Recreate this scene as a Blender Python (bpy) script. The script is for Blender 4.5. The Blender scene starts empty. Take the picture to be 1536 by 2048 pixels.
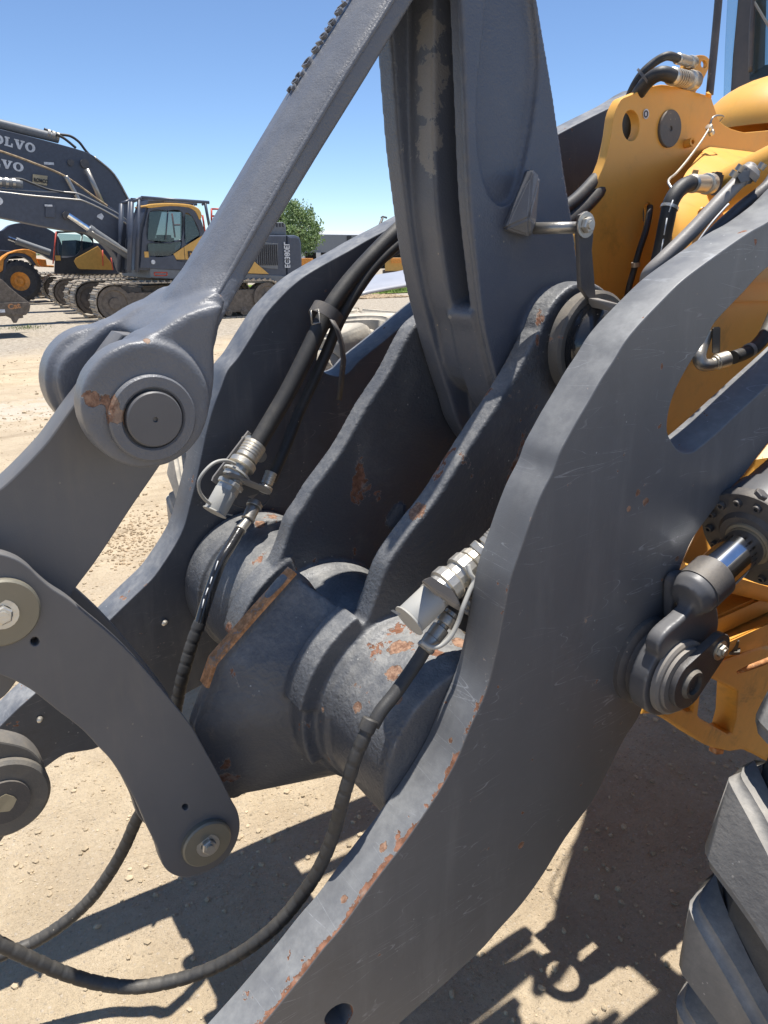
import bpy, bmesh, math, random
from mathutils import Vector, Matrix, noise
R = math.radians
random.seed(7)
scene = bpy.context.scene
COL = scene.collection

# ---------------------------------------------------------------- camera
PITCH, YAW, FPX, CAMH = 19.5, 34.0, 1479.0, 2.0
cam_d = bpy.data.cameras.new('camera')
cam = bpy.data.objects.new('camera', cam_d); COL.objects.link(cam)
cam.location = (0, 0, CAMH)
cam.rotation_euler = (R(90 - PITCH), 0, R(-90 - YAW))
cam_d.sensor_fit = 'VERTICAL'; cam_d.sensor_height = 36.0
cam_d.lens = 36.0 * FPX / 2048.0
cam_d.clip_start = 0.02; cam_d.clip_end = 5000
scene.camera = cam

# ---------------------------------------------------------------- light
SUN = Vector((0.05, -0.15, 0.985)).normalized()          # towards the sun
world = bpy.data.worlds.new('World'); scene.world = world
world.use_nodes = True
nt = world.node_tree; nt.nodes.clear()
sky = nt.nodes.new('ShaderNodeTexSky'); sky.sky_type = 'NISHITA'; sky.sun_disc = False
sky.sun_elevation = math.asin(SUN.z)
sky.sun_rotation = math.atan2(SUN.x, SUN.y)
sky.altitude = 1500; sky.air_density = 0.85; sky.dust_density = 0.0; sky.ozone_density = 5.0
bg = nt.nodes.new('ShaderNodeBackground'); bg.inputs['Strength'].default_value = 0.116
out = nt.nodes.new('ShaderNodeOutputWorld')
hs = nt.nodes.new('ShaderNodeHueSaturation'); hs.inputs['Saturation'].default_value = 1.0
nt.links.new(sky.outputs[0], hs.inputs['Color']); nt.links.new(hs.outputs[0], bg.inputs[0]); nt.links.new(bg.outputs[0], out.inputs[0])
sd = bpy.data.lights.new('sun', 'SUN'); sd.energy = 5.0; sd.angle = R(0.53); sd.color = (1, .955, .89)
so = bpy.data.objects.new('sun', sd); COL.objects.link(so)
so.rotation_euler = SUN.to_track_quat('Z', 'Y').to_euler()
so.location = (0, 0, 10)
vs = scene.view_settings
vs.view_transform = 'Standard'; vs.look = 'None'; vs.exposure = 0.55; vs.gamma = 1.0; vs.use_curve_mapping = False
scene.cycles.max_bounces = 6; scene.cycles.diffuse_bounces = 4; scene.cycles.glossy_bounces = 3
scene.cycles.transmission_bounces = 6; scene.cycles.transparent_max_bounces = 8
scene.cycles.use_denoising = True

# ---------------------------------------------------------------- survey helpers: a sighting meets a real plane of the place
_p = R(PITCH); _c, _s = math.cos(R(YAW)), math.sin(R(YAW))
def ray(px, py):
    u = (px - 768) / FPX; v = (1024 - py) / FPX
    h = math.cos(_p) + v * math.sin(_p); z = -math.sin(_p) + v * math.cos(_p)
    return Vector((h * _c - u * _s, -h * _s - u * _c, z))
def W(px, py, x):                       # point on the upright plane x = const (machine length planes)
    r = ray(px, py); k = x / r.x; return Vector((x, r.y * k, CAMH + r.z * k))
def WY(px, py, y):                      # point on the upright plane y = const
    r = ray(px, py); k = y / r.y; return Vector((r.x * k, y, CAMH + r.z * k))
def GR(px, py, z=0.0):
    r = ray(px, py); k = (z - CAMH) / r.z; return Vector((r.x * k, r.y * k, z))

# ---------------------------------------------------------------- object helpers
WM = {}
def put(o, wm, parent=None):
    COL.objects.link(o)
    if parent is not None:
        o.parent = parent; o.matrix_parent_inverse = WM[parent.name].inverted()
    o.matrix_basis = wm; WM[o.name] = wm.copy()
    return o
def tag(o, label=None, cat=None, group=None, kind=None):
    if label: o['label'] = label
    if cat: o['category'] = cat
    if group: o['group'] = group
    if kind: o['kind'] = kind
    return o
def thing(name, label, cat, loc, group=None):
    o = bpy.data.objects.new(name, None); o.empty_display_size = .1
    put(o, Matrix.Translation(Vector(loc)))
    return tag(o, label, cat, group)
def obj(name, verts, faces, mat, parent=None, smooth=False, wm=None, origin=None):
    """verts in world space; local axes of wm (default: plain)"""
    if wm is None:
        if origin is None:
            origin = Vector((0, 0, 0))
            for v in verts: origin += Vector(v)
            origin /= max(1, len(verts))
        wm = Matrix.Translation(origin)
    inv = wm.inverted()
    me = bpy.data.meshes.new(name)
    me.from_pydata([inv @ Vector(v) for v in verts], [], faces)
    me.materials.append(mat)
    if smooth:
        me.polygons.foreach_set('use_smooth', [True] * len(me.polygons))
    me.update()
    o = bpy.data.objects.new(name, me)
    return put(o, wm, parent)
def dup(o, wm, parent=None):
    c = o.copy(); return put(c, wm, parent)

def cr(pts, closed=True, sub=4, sharp=()):
    """Catmull-Rom resampling of 2D/3D points"""
    n = len(pts); out = []
    P = [Vector(p) for p in pts]
    rng = n if closed else n - 1
    for i in range(rng):
        p1, p2 = P[i], P[(i + 1) % n]
        p0 = P[i - 1] if (closed or i > 0) else p1
        p3 = P[(i + 2) % n] if (closed or i + 2 < n) else p2
        if i in sharp: p0 = p1
        if (i + 1) % n in sharp: p3 = p2
        m1 = (p2 - p0) * .5; m2 = (p3 - p1) * .5
        L = (p2 - p1).length
        if m1.length > L: m1 = m1.normalized() * L
        if m2.length > L: m2 = m2.normalized() * L
        for k in range(sub):
            t = k / sub; t2 = t * t; t3 = t2 * t
            out.append((2*t3-3*t2+1)*p1 + (t3-2*t2+t)*m1 + (-2*t3+3*t2)*p2 + (t3-t2)*m2)
    if not closed: out.append(P[-1])
    return out

MX = Matrix(((0, 0, 1, 0), (1, 0, 0, 0), (0, 1, 0, 0), (0, 0, 0, 1)))   # local x->Y, y->Z, z->X
def frameX(x, y=0, z=0): return Matrix.Translation(Vector((x, y, z))) @ MX

def plate_mesh(name, loops, t, bevel=.002):
    """loops: list of 2D loops (first outer), thickness t centred"""
    cu = bpy.data.curves.new(name, 'CURVE'); cu.dimensions = '2D'; cu.fill_mode = 'BOTH'
    cu.extrude = max(t / 2 - bevel, .0001); cu.bevel_depth = bevel; cu.bevel_resolution = 1; cu.offset = -bevel
    for lp in loops:
        sp = cu.splines.new('POLY'); sp.points.add(len(lp) - 1)
        for i, p in enumerate(lp): sp.points[i].co = (p[0], p[1], 0, 1)
        sp.use_cyclic_u = True
    o = bpy.data.objects.new(name, cu); COL.objects.link(o)
    dg = bpy.context.evaluated_depsgraph_get()
    me = bpy.data.meshes.new_from_object(o.evaluated_get(dg))
    bpy.data.objects.remove(o); bpy.data.curves.remove(cu)
    return me
def plateX(name, outline, x, t, mat, parent, holes=(), bevel=.002, smooth=True, sharp=(), sub=4, hs=True):
    """outline sighted in the photo on the near face x; the plate runs to x + t"""
    L = [W(px, py, x) for px, py in outline]
    cy = sum(p.y for p in L) / len(L); cz = sum(p.z for p in L) / len(L)
    lo = [(p.y - cy, p.z - cz) for p in L]
    if smooth: lo = [tuple(v) for v in cr([(a, b, 0) for a, b in lo], True, sub, sharp)]
    loops = [lo]
    for h in holes:
        H = [W(px, py, x) for px, py in h]
        hl = [(p.y - cy, p.z - cz, 0) for p in H]
        if hs: hl = cr(hl, True, 4)
        loops.append([tuple(v) for v in hl])
    me = plate_mesh(name, loops, t, bevel)
    me.materials.clear(); me.materials.append(mat)
    me.update()
    o = bpy.data.objects.new(name, me)
    put(o, frameX(x + t / 2, cy, cz), parent)
    return shade_auto(o, 25) if parent is not None else o
def shade_auto(o, ang=35):
    me = o.data
    me.polygons.foreach_set('use_smooth', [True] * len(me.polygons))
    bm = bmesh.new(); bm.from_mesh(me)
    for e in bm.edges:
        if len(e.link_faces) == 2 and e.calc_face_angle(0) > R(ang): e.smooth = False
    bm.to_mesh(me); bm.free(); return o

def tube_geo(pts, rad, seg=12, caps=True):
    P = [Vector(p) for p in pts]; n = len(P)
    rs = rad if hasattr(rad, '__len__') else [rad] * n
    V, F = [], []
    t0 = (P[1] - P[0]).normalized()
    a = Vector((0, 0, 1)) if abs(t0.z) < .9 else Vector((1, 0, 0))
    u = t0.cross(a).normalized()
    for i in range(n):
        t = (P[min(i + 1, n - 1)] - P[max(i - 1, 0)]).normalized()
        u = (u - t * u.dot(t)).normalized(); w = t.cross(u)
        for k in range(seg):
            th = 2 * math.pi * k / seg
            V.append(P[i] + (u * math.cos(th) + w * math.sin(th)) * rs[i])
    for i in range(n - 1):
        for k in range(seg):
            F.append((i*seg+k, i*seg+(k+1) % seg, (i+1)*seg+(k+1) % seg, (i+1)*seg+k))
    if caps:
        F.append(tuple(range(seg - 1, -1, -1))); F.append(tuple((n-1)*seg + k for k in range(seg)))
    return V, F
def tube(name, pts, rad, mat, parent=None, seg=12, sub=5, smooth=True):
    if smooth and len(pts) > 2:
        if hasattr(rad, '__len__'):
            q = cr([tuple(p) for p in pts], False, sub)
            rr = []
            for i in range(len(pts) - 1):
                for k in range(sub): rr.append(rad[i] + (rad[i+1]-rad[i]) * k / sub)
            rr.append(rad[-1]); pts, rad = q, rr
        else: pts = cr([tuple(p) for p in pts], False, sub)
    V, F = tube_geo(pts, rad, seg)
    o = obj(name, V, F, mat, parent, smooth=True)
    if seg <= 8 and False: return o
    for p in list(o.data.polygons)[-2:]: p.use_smooth = False
    return o
def axis_frame(o, ax):
    ax = Vector(ax).normalized()
    a = Vector((0, 0, 1)) if abs(ax.z) < .9 else Vector((0, 1, 0))
    u = ax.cross(a).normalized(); w = ax.cross(u)
    m = Matrix.Identity(4)
    for i in range(3): m[i][0], m[i][1], m[i][2], m[i][3] = u[i], w[i], ax[i], Vector(o)[i]
    return m
def lathe(name, origin, ax, prof, mat, parent=None, seg=32, auto=30, wm_only=False):
    """prof: (radius, height along ax)"""
    m = axis_frame(origin, ax)
    V, F = [], []
    n = len(prof)
    for (r, h) in prof:
        for k in range(seg):
            th = 2 * math.pi * k / seg
            V.append(m @ Vector((math.cos(th) * r, math.sin(th) * r, h)))
    for i in range(n - 1):
        for k in range(seg):
            F.append((i*seg+k, i*seg+(k+1) % seg, (i+1)*seg+(k+1) % seg, (i+1)*seg+k))
    if prof[0][0] > 1e-6: F.append(tuple(range(seg - 1, -1, -1)))
    if prof[-1][0] > 1e-6: F.append(tuple((n-1)*seg + k for k in range(seg)))
    o = obj(name, V, F, mat, parent, wm=m)
    me = o.data
    bm = bmesh.new(); bm.from_mesh(me); bmesh.ops.remove_doubles(bm, verts=bm.verts, dist=1e-6)
    bmesh.ops.recalc_face_normals(bm, faces=bm.faces); bm.to_mesh(me); bm.free()
    return shade_auto(o, auto)
def ring_lathe(name, origin, ax, prof, mat, parent=None, seg=32):
    """closed profile (a solid with a bore)"""
    m = axis_frame(origin, ax); V, F = [], []; n = len(prof)
    for (r, h) in prof:
        for k in range(seg):
            th = 2 * math.pi * k / seg
            V.append(m @ Vector((math.cos(th) * r, math.sin(th) * r, h)))
    for i in range(n):
        j = (i + 1) % n
        for k in range(seg):
            F.append((i*seg+k, i*seg+(k+1) % seg, j*seg+(k+1) % seg, j*seg+k))
    o = obj(name, V, F, mat, parent, wm=m)
    bm = bmesh.new(); bm.from_mesh(o.data); bmesh.ops.recalc_face_normals(bm, faces=bm.faces); bm.to_mesh(o.data); bm.free()
    return shade_auto(o, 30)
def bolt(origin, ax, r, mat, parent, h=None, washer=True, name='bolt', stub=0):
    """hex head with washer"""
    h = h or r * .75
    m = axis_frame(origin, ax); V, F = [], []
    def ring(rad, z, n, ph=0):
        b = len(V)
        for k in range(n):
            th = 2*math.pi*k/n + ph; V.append(m @ Vector((math.cos(th)*rad, math.sin(th)*rad, z)))
        return b
    if washer:
        n = 20; a = ring(r*1.75, 0, n); b = ring(r*1.75, h*.25, n); c = ring(r*1.1, h*.25, n)
        for p, q in ((a, b), (b, c)):
            for k in range(n): F.append((p+k, p+(k+1) % n, q+(k+1) % n, q+k))
    z0 = h*.2 if washer else 0
    a = ring(r*1.12, z0, 6, .3); b = ring(r*1.12, z0+h*.85, 6, .3); c = ring(r*.95, z0+h, 6, .3)
    for p, q in ((a, b), (b, c)):
        for k in range(6): F.append((p+k, p+(k+1) % 6, q+(k+1) % 6, q+k))
    if stub:
        n = 14; d = ring(r*.6, z0+h, n); e = ring(r*.6, z0+h+stub, n)
        F.append(tuple(c+k for k in range(6)))
        for k in range(n): F.append((d+k, d+(k+1) % n, e+(k+1) % n, e+k))
        F.append(tuple(e+k for k in range(n)))
    else: F.append(tuple(c+k for k in range(6)))
    return obj(name, V, F, mat, parent, wm=m)
def box(name, c, size, mat, parent=None, rot=None, bevel=.0):
    m = Matrix.Translation(Vector(c)) @ (rot.to_4x4() if rot else Matrix.Identity(4))
    bm = bmesh.new(); bmesh.ops.create_cube(bm, size=1)
    for v in bm.verts: v.co = Vector((v.co.x*size[0], v.co.y*size[1], v.co.z*size[2]))
    if bevel: bmesh.ops.bevel(bm, geom=bm.edges[:], offset=bevel, segments=2, affect='EDGES')
    me = bpy.data.meshes.new(name); bm.to_mesh(me); bm.free(); me.materials.append(mat)
    o = bpy.data.objects.new(name, me); put(o, m, parent)
    return o
def hull(name, pts, mat, parent=None, bevel=0, wm=None):
    bm = bmesh.new()
    c = Vector((0, 0, 0))
    for p in pts: c += Vector(p)
    c /= len(pts)
    wm = wm or Matrix.Translation(c); inv = wm.inverted()
    for p in pts: bm.verts.new(inv @ Vector(p))
    r = bmesh.ops.convex_hull(bm, input=bm.verts[:])
    bmesh.ops.delete(bm, geom=[g for g in r['geom_interior'] if isinstance(g, bmesh.types.BMVert)], context='VERTS')
    bmesh.ops.dissolve_limit(bm, angle_limit=R(3), verts=bm.verts[:], edges=bm.edges[:])
    if bevel: bmesh.ops.bevel(bm, geom=bm.edges[:], offset=bevel, segments=2, affect='EDGES')
    bmesh.ops.recalc_face_normals(bm, faces=bm.faces)
    me = bpy.data.meshes.new(name); bm.to_mesh(me); bm.free(); me.materials.append(mat)
    o = bpy.data.objects.new(name, me)
    return put(o, wm, parent)
def join_parts(name, objs, mat, parent):
    """several overlapping solids become one mesh (a casting)"""
    bm = bmesh.new(); wm = WM[objs[0].name]; inv = wm.inverted()
    for o in objs:
        b0 = len(bm.verts); me = o.data.copy(); me.transform(inv @ WM[o.name]); bm.from_mesh(me); bpy.data.meshes.remove(me)
    me = bpy.data.meshes.new(name); bm.to_mesh(me); bm.free(); me.materials.clear(); me.materials.append(mat)
    for o in objs: bpy.data.objects.remove(o)
    n = bpy.data.objects.new(name, me)
    return put(n, wm, parent)
def cast(name, objs, mat, parent, voxel=.006, it=8, fac=.5):
    o = join_parts(name, objs, mat, parent)
    m = o.modifiers.new('remesh', 'REMESH'); m.mode = 'VOXEL'; m.voxel_size = voxel; m.use_smooth_shade = True
    m2 = o.modifiers.new('smooth', 'SMOOTH'); m2.factor = fac; m2.iterations = it
    dg = bpy.context.evaluated_depsgraph_get()
    me = bpy.data.meshes.new_from_object(o.evaluated_get(dg))
    o.modifiers.clear(); o.data = me
    me.materials.clear(); me.materials.append(mat)
    me.polygons.foreach_set('use_smooth', [True]*len(me.polygons)); me.update()
    return o
def solidX(name, pts2, x, t, parent=None, holes=()):
    """plain prism for castings, outline sighted on plane x, thickness t"""
    return plateX(name, pts2, x, t, M['plain'], parent, holes=holes, bevel=.0005)
def circ(px, py, rx, ry=None, n=16):
    ry = ry or rx
    return [(px + rx*math.cos(2*math.pi*k/n), py + ry*math.sin(2*math.pi*k/n)) for k in range(n)]

# ---------------------------------------------------------------- materials
M = {}
class NT:
    def __init__(s, name):
        s.m = bpy.data.materials.new(name); s.m.use_nodes = True
        s.t = s.m.node_tree; s.b = s.t.nodes['Principled BSDF']
        s.co = s.t.nodes.new('ShaderNodeTexCoord')
    def n(s, typ, **kw):
        nd = s.t.nodes.new(typ)
        for k, v in kw.items():
            if k.startswith('i_'): nd.inputs[k[2:].replace('_', ' ')].default_value = v
            else: setattr(nd, k, v)
        return nd
    def l(s, a, b): s.t.links.new(a, b)
    def noise(s, scale, detail=4, rough=.6, dist=0, vec=None, dim='3D'):
        nd = s.n('ShaderNodeTexNoise'); nd.inputs['Scale'].default_value = scale
        nd.inputs['Detail'].default_value = detail; nd.inputs['Roughness'].default_value = rough
        nd.inputs['Distortion'].default_value = dist
        s.l(vec or s.co.outputs['Object'], nd.inputs['Vector']); return nd.outputs[0]
    def math(s, op, a, b=None, c=None, clamp=False):
        nd = s.n('ShaderNodeMath', operation=op); nd.use_clamp = clamp
        for i, v in enumerate((a, b, c)):
            if v is None: continue
            if isinstance(v, (int, float)): nd.inputs[i].default_value = v
            else: s.l(v, nd.inputs[i])
        return nd.outputs[0]
    def ramp(s, f, a, b, va=0, vb=1):
        nd = s.n('ShaderNodeMapRange'); nd.interpolation_type = 'SMOOTHSTEP'
        s.l(f, nd.inputs[0])
        for i, v in enumerate((a, b, va, vb)): nd.inputs[i+1].default_value = v
        return nd.outputs[0]
    def mix(s, f, a, b):
        nd = s.n('ShaderNodeMix', data_type='RGBA')
        for i, v in ((0, f), (6, a), (7, b)):
            if isinstance(v, (int, float)): nd.inputs[i].default_value = v
            elif isinstance(v, tuple): nd.inputs[i].default_value = (*v, 1) if len(v) == 3 else v
            else: s.l(v, nd.inputs[i])
        return nd.outputs[2]
    def mapping(s, scale=(1, 1, 1), rot=(0, 0, 0), src='Object'):
        nd = s.n('ShaderNodeMapping'); nd.inputs['Scale'].default_value = scale; nd.inputs['Rotation'].default_value = rot
        s.l(s.co.outputs[src], nd.inputs[0]); return nd.outputs[0]
    def bump(s, h, dist, strength=1.0, prev=None):
        nd = s.n('ShaderNodeBump'); nd.inputs['Distance'].default_value = dist; nd.inputs['Strength'].default_value = strength
        s.l(h, nd.inputs['Height'])
        if prev is not None: s.l(prev, nd.inputs['Normal'])
        return nd.outputs[0]

def paint(name, base, rough=.45, spec=.5, dust=(.32, .27, .2), dust_a=.25, grain=.0006, grain_s=220, rust=0.0, rust_s=9,
          scratch=0.0, edge=0.0, edge_t=.09, worn=.0, soft=.0, metal=0, coat=0, up_dust_light=.25, film=.10, grime=0, chips=(), chipcol=None, rustcol=(.15, .065, .034), edge_wear=0):
    s = NT(name)
    big = s.noise(3.0, 5, .65); fine = s.noise(45, 4, .7)
    col = s.mix(s.ramp(big, .3, .7, 0, .35), base, tuple(min(1, c*1.35+.004) for c in base))
    g = s.n('ShaderNodeNewGeometry')
    sx = s.n('ShaderNodeSeparateXYZ'); s.l(g.outputs['Normal'], sx.inputs[0])
    up = s.ramp(sx.outputs[2], .1, .85, 0, 1)
    dm = s.math('MULTIPLY', s.ramp(s.noise(7, 6, .7), .35, .75, .25, 1), s.math('ADD', s.math('MULTIPLY', up, up_dust_light), dust_a*.5), clamp=True)  # upward faces turn paler: settled dust plus sunlight painted into the colour
    dm = s.math('MULTIPLY', dm, s.ramp(fine, .25, .7, .6, 1.15), clamp=True)
    col = s.mix(dm, col, dust)
    # thin dust film in streaks that ran down, and oily smudges
    st = s.noise(6, 5, .7, .4, s.mapping((2.2, .35, 2.2) if name.startswith(('arm', 'coupler')) else (1, 1, 1)))
    col = s.mix(s.ramp(st, .50, .72, 0, film), col, dust)
    if grime:
        gm_ = s.math('MULTIPLY', s.ramp(s.noise(4.5, 6, .72, .5), .52, .70, 0, 1), s.ramp(s.noise(40, 3, .6), .3, .6, .5, 1))
        col = s.mix(s.math('MULTIPLY', gm_, grime), col, (.045, .038, .030))
    # fine spatter
    sp = s.n('ShaderNodeTexVoronoi'); sp.inputs['Scale'].default_value = 38; s.l(s.co.outputs['Object'], sp.inputs['Vector'])
    dots = s.math('LESS_THAN', sp.outputs[0], .075)
    dots = s.math('MULTIPLY', dots, s.ramp(s.noise(5, 3, .6), .5, .62, 0, .55))
    col = s.mix(dots, col, tuple(min(1, c*1.5) for c in dust))
    rg = s.math('ADD', rough, s.math('MULTIPLY', dm, .35)); 
    h = s.noise(grain_s, 3, .6)
    nrm = s.bump(h, grain)
    if soft: nrm = s.bump(s.noise(28, 3, .6), soft, 1, nrm)
    if scratch:
        acc = None
        for (rz, sc) in (((0, 0, .5), (1.2, 9, 1)), ((0, 0, -.9), (1.0, 7, 1)), ((0, 0, 1.25), (.9, 8, 1))):
            nz = s.noise(1.5, 2.0, .5, 0, s.mapping(sc, rz))
            ln = s.math('LESS_THAN', s.math('ABSOLUTE', s.math('SUBTRACT', nz, .5)), .0015)
            acc = ln if acc is None else s.math('MAXIMUM', acc, ln)
        acc = s.math('MULTIPLY', acc, s.ramp(s.noise(5.0, 3, .7), .42, .58, 0, 1))
        acc = s.math('MULTIPLY', acc, s.ramp(s.noise(60, 2, .6), .35, .6, .1, 1))
        col = s.mix(s.math('MULTIPLY', acc, scratch), col, (.30, .31, .32))
    if edge_wear:
        bv = s.n('ShaderNodeBevel'); bv.samples = 3; bv.inputs['Radius'].default_value = .004
        dp = s.n('ShaderNodeVectorMath', operation='DOT_PRODUCT'); s.l(bv.outputs[0], dp.inputs[0]); s.l(g.outputs['Normal'], dp.inputs[1])
        ew = s.ramp(dp.outputs['Value'], .995, .9, 0, 1)
        ew = s.math('MULTIPLY', ew, s.ramp(s.noise(18, 5, .75), .42, .6, .0, edge_wear))
        col = s.mix(ew, col, (.33, .31, .29))
    if rust or edge:
        rn = s.noise(rust_s, 7, .68, .35)
        rm = s.math('SUBTRACT', rn, 1.0 - rust if rust else 2.0)
        if edge:
            oc = s.n('ShaderNodeSeparateXYZ'); s.l(s.co.outputs['Object'], oc.inputs[0])
            on = s.n('ShaderNodeSeparateXYZ'); s.l(s.co.outputs['Normal'], on.inputs[0])
            isedge = s.ramp(s.math('ABSOLUTE', on.outputs[2]), .9, .6, 0, 1)
            prox = s.ramp(oc.outputs[2], edge_t*.18, -edge_t*.5, 0, 1)
            prox = s.math('POWER', prox, 3.2)
            wp = s.n('ShaderNodeSeparateXYZ'); s.l(g.outputs['Position'], wp.inputs[0])
            low = s.ramp(wp.outputs[2], 1.75, .95, 0, 1)
            e1 = s.math('MULTIPLY', isedge, s.math('MULTIPLY', prox, s.math('MULTIPLY_ADD', low, edge*.75, edge*.4)))
            rn2 = s.noise(30, 6, .7, .3)
            em = s.math('SUBTRACT', s.math('ADD', s.math('MULTIPLY', rn2, .5), s.math('ADD', s.math('MULTIPLY', rn, .4), e1)), .66)
            spots = s.math('SUBTRACT', s.math('ADD', s.noise(22, 4, .6, .2), s.math('MULTIPLY', s.math('MULTIPLY', low, isedge), .035)), .70)
            rm = s.math('MAXIMUM', s.math('MAXIMUM', rm, em), spots)
        m = s.ramp(rm, .0, .012, 0, 1)
        halo = s.ramp(rm, -.012, .0, 0, 1)
        rc = s.mix(s.ramp(s.noise(60, 5, .7), .35, .7, 0, 1), rustcol, tuple(min(1, c*1.9+.03) for c in rustcol))
        rc = s.mix(s.ramp(s.noise(25, 3, .6), .55, .7, 0, .7), rc, (.36, .30, .24))
        col = s.mix(s.math('MULTIPLY', halo, .6), col, (.30, .28, .26))
        col = s.mix(m, col, rc)
        rg = s.math('ADD', rg, s.math('MULTIPLY', m, .4), clamp=True)
        nrm = s.bump(s.math('SUBTRACT', 1, m), .0012, .8, nrm)
    if chips:
        # single chips and flaked patches where the photograph shows them: bare metal, primer rim, rust heart
        acc = None; cn = s.noise(34, 5, .7, .4); gp = g.outputs['Position']
        for (q, r_) in chips:
            dv = s.n('ShaderNodeVectorMath', operation='DISTANCE'); s.l(gp, dv.inputs[0]); dv.inputs[1].default_value = tuple(q)
            v_ = s.math('SUBTRACT', 1.0, s.math('DIVIDE', dv.outputs['Value'], r_))
            acc = v_ if acc is None else s.math('MAXIMUM', acc, v_)
        ch = s.math('SUBTRACT', acc, s.math('MULTIPLY', s.math('SUBTRACT', cn, .30), 1.6))
        hm = s.ramp(ch, -.06, .0, 0, 1); cm = s.ramp(ch, .0, .05, 0, 1)
        cc = s.mix(s.ramp(s.noise(70, 5, .7), .35, .65, 0, 1), (.15, .075, .045), (.36, .22, .145))
        if chipcol: cc = s.mix(.0, chipcol, chipcol); cm = s.math('MULTIPLY', cm, .22)
        else: cc = s.mix(s.ramp(s.noise(28, 3, .6), .54, .66, 0, .35), cc, (.40, .33, .26))
        col = s.mix(s.math('MULTIPLY', hm, .5), col, (.34, .33, .31)); col = s.mix(cm, col, cc)
        rg = s.math('ADD', rg, s.math('MULTIPLY', cm, .4), clamp=True)
        if not chipcol: nrm = s.bump(s.math('SUBTRACT', 1, cm), .0025, 1, nrm)
    s.l(col, s.b.inputs['Base Color']); s.l(rg, s.b.inputs['Roughness']); s.l(nrm, s.b.inputs['Normal'])
    s.b.inputs['Metallic'].default_value = metal
    s.b.inputs['Specular IOR Level'].default_value = spec
    if coat: s.b.inputs['Coat Weight'].default_value = coat; s.b.inputs['Coat Roughness'].default_value = .15
    M[name] = s.m; return s.m
def simple(name, base, rough=.5, metal=0, spec=.5, bump=0, bs=100, var=.2):
    s = NT(name)
    col = s.mix(s.ramp(s.noise(9, 5, .65), .3, .7), tuple(c*(1-var) for c in base), tuple(min(1, c*(1+var)) for c in base))
    s.l(col, s.b.inputs['Base Color']); s.b.inputs['Roughness'].default_value = rough; s.b.inputs['Metallic'].default_value = metal
    s.b.inputs['Specular IOR Level'].default_value = spec
    if bump: s.l(s.bump(s.noise(bs, 4, .6), bump), s.b.inputs['Normal'])
    M[name] = s.m; return s.m

simple('plain', (.1, .1, .1))
def on_tube(px, py, r=.20):             # where a sighting first meets the cross tube
    d = ray(px, py); oy, oz = 0 + .822, CAMH - 1.058
    a = d.y*d.y + d.z*d.z; b = oy*d.y + oz*d.z; c = oy*oy + oz*oz - r*r
    k = (-b - math.sqrt(max(0, b*b - a*c)))/a
    return Vector((d.x*k, d.y*k, CAMH + d.z*k))
TUBE_CHIPS = [(on_tube(*q), r*.72) for q, r in (((690, 1098), .045), ((712, 1122), .04), ((800, 1290), .045), ((785, 1345), .04), ((925, 1282), .055), ((795, 1398), .022), ((712, 1415), .024),
    ((545, 1040), .05), ((520, 1050), .03), ((650, 1418), .014))] + [(W(828, 1022, 1.19), .032), (W(742, 1218, 1.13), .018), (W(738, 1250, 1.12), .016), (W(672, 1286, 1.13), .02), (W(600, 1240, 1.336), .02), (W(610, 1015, 1.52), .02)]
ARM_CHIPS = [(W(a, b, .84), r) for a, b, r in ((1276, 986, .011), (1291, 1003, .012), (1258, 1017, .008), (1041, 1690, .012), (1354, 1117, .008), (1018, 1045, .016), (1012, 1040, .014), (1324, 1160, .006))] + \
    [(W(a, b, .87), r) for a, b, r in ((1090, 873, .012), (1113, 821, .010), (855, 1552, .016), (790, 1640, .020), (760, 1692, .018), (735, 1765, .014), (690, 1800, .014), (905, 1480, .010))]
CRANK_DUST = [(W(a, b, 1.37), r) for a, b, r in ((852, 60, .05), (856, 150, .05), (848, 200, .05), (835, 285, .07), (850, 330, .03), (880, 640, .03), (890, 700, .03), (893, 740, .02))]
LINK_CHIPS = [(W(235, 832, 1.186), .026), (W(222, 806, 1.186), .022), (W(180, 800, 1.20), .02), (W(241, 728, 1.2), .012), (W(293, 685, 1.2), .008)]
GREY = (.118, .121, .127)
paint('arm_near', GREY, .40, chips=ARM_CHIPS, film=.16, grime=.18, dust_a=.10, up_dust_light=.85, grain=.00025, grain_s=350, scratch=.75, edge=.24, edge_t=.09, rust=.0, dust=(.28, .285, .28))
paint('arm_far', (.060, .070, .090), .45, film=.15, grime=.35, dust_a=.12, up_dust_light=.85, grain=.0003, grain_s=300, scratch=.3, edge=.12, edge_t=.11, dust=(.30, .30, .295))  # base darker and bluer than the near arm: shade put into the colour
paint('cast_tube', chips=TUBE_CHIPS, base=(.066, .072, .084), rough=.40, dust_a=.08, up_dust_light=.60, grain=.0022, grain_s=130, soft=.003, rust=.375, rust_s=7, dust=(.40, .39, .36))  # dark bluish base carries the shade between the arms
paint('cast_crank', (.084, .098, .128), .33, chips=CRANK_DUST, chipcol=(.20, .185, .155), dust_a=.06, up_dust_light=.2, grain=.0012, grain_s=230, soft=.001)  # navy base paints in the bluish shade of the inner castings
paint('cast_link', (.125, .132, .148), .36, chips=LINK_CHIPS, dust_a=.10, up_dust_light=.30, grain=.0009, grain_s=260, soft=.002, rust=.27, rust_s=11, dust=(.3, .29, .27))
paint('coupler_paint', (.120, .122, .128), .48, dust_a=.10, up_dust_light=.25, grain=.0002, grain_s=400, rust=.25, rust_s=7, edge_wear=.0)
paint('dark_boss', (.10, .098, .094), .5, grime=.4, film=.4, dust_a=.45, up_dust_light=.4, grain=.0008, grain_s=160, rust=.33, rust_s=12)
paint('pin_zinc', (.21, .20, .16), .42, grime=.5, film=.3, metal=.35, dust_a=.35, up_dust_light=.3, grain=.0003, grain_s=90, dust=(.30, .26, .19))
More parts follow.
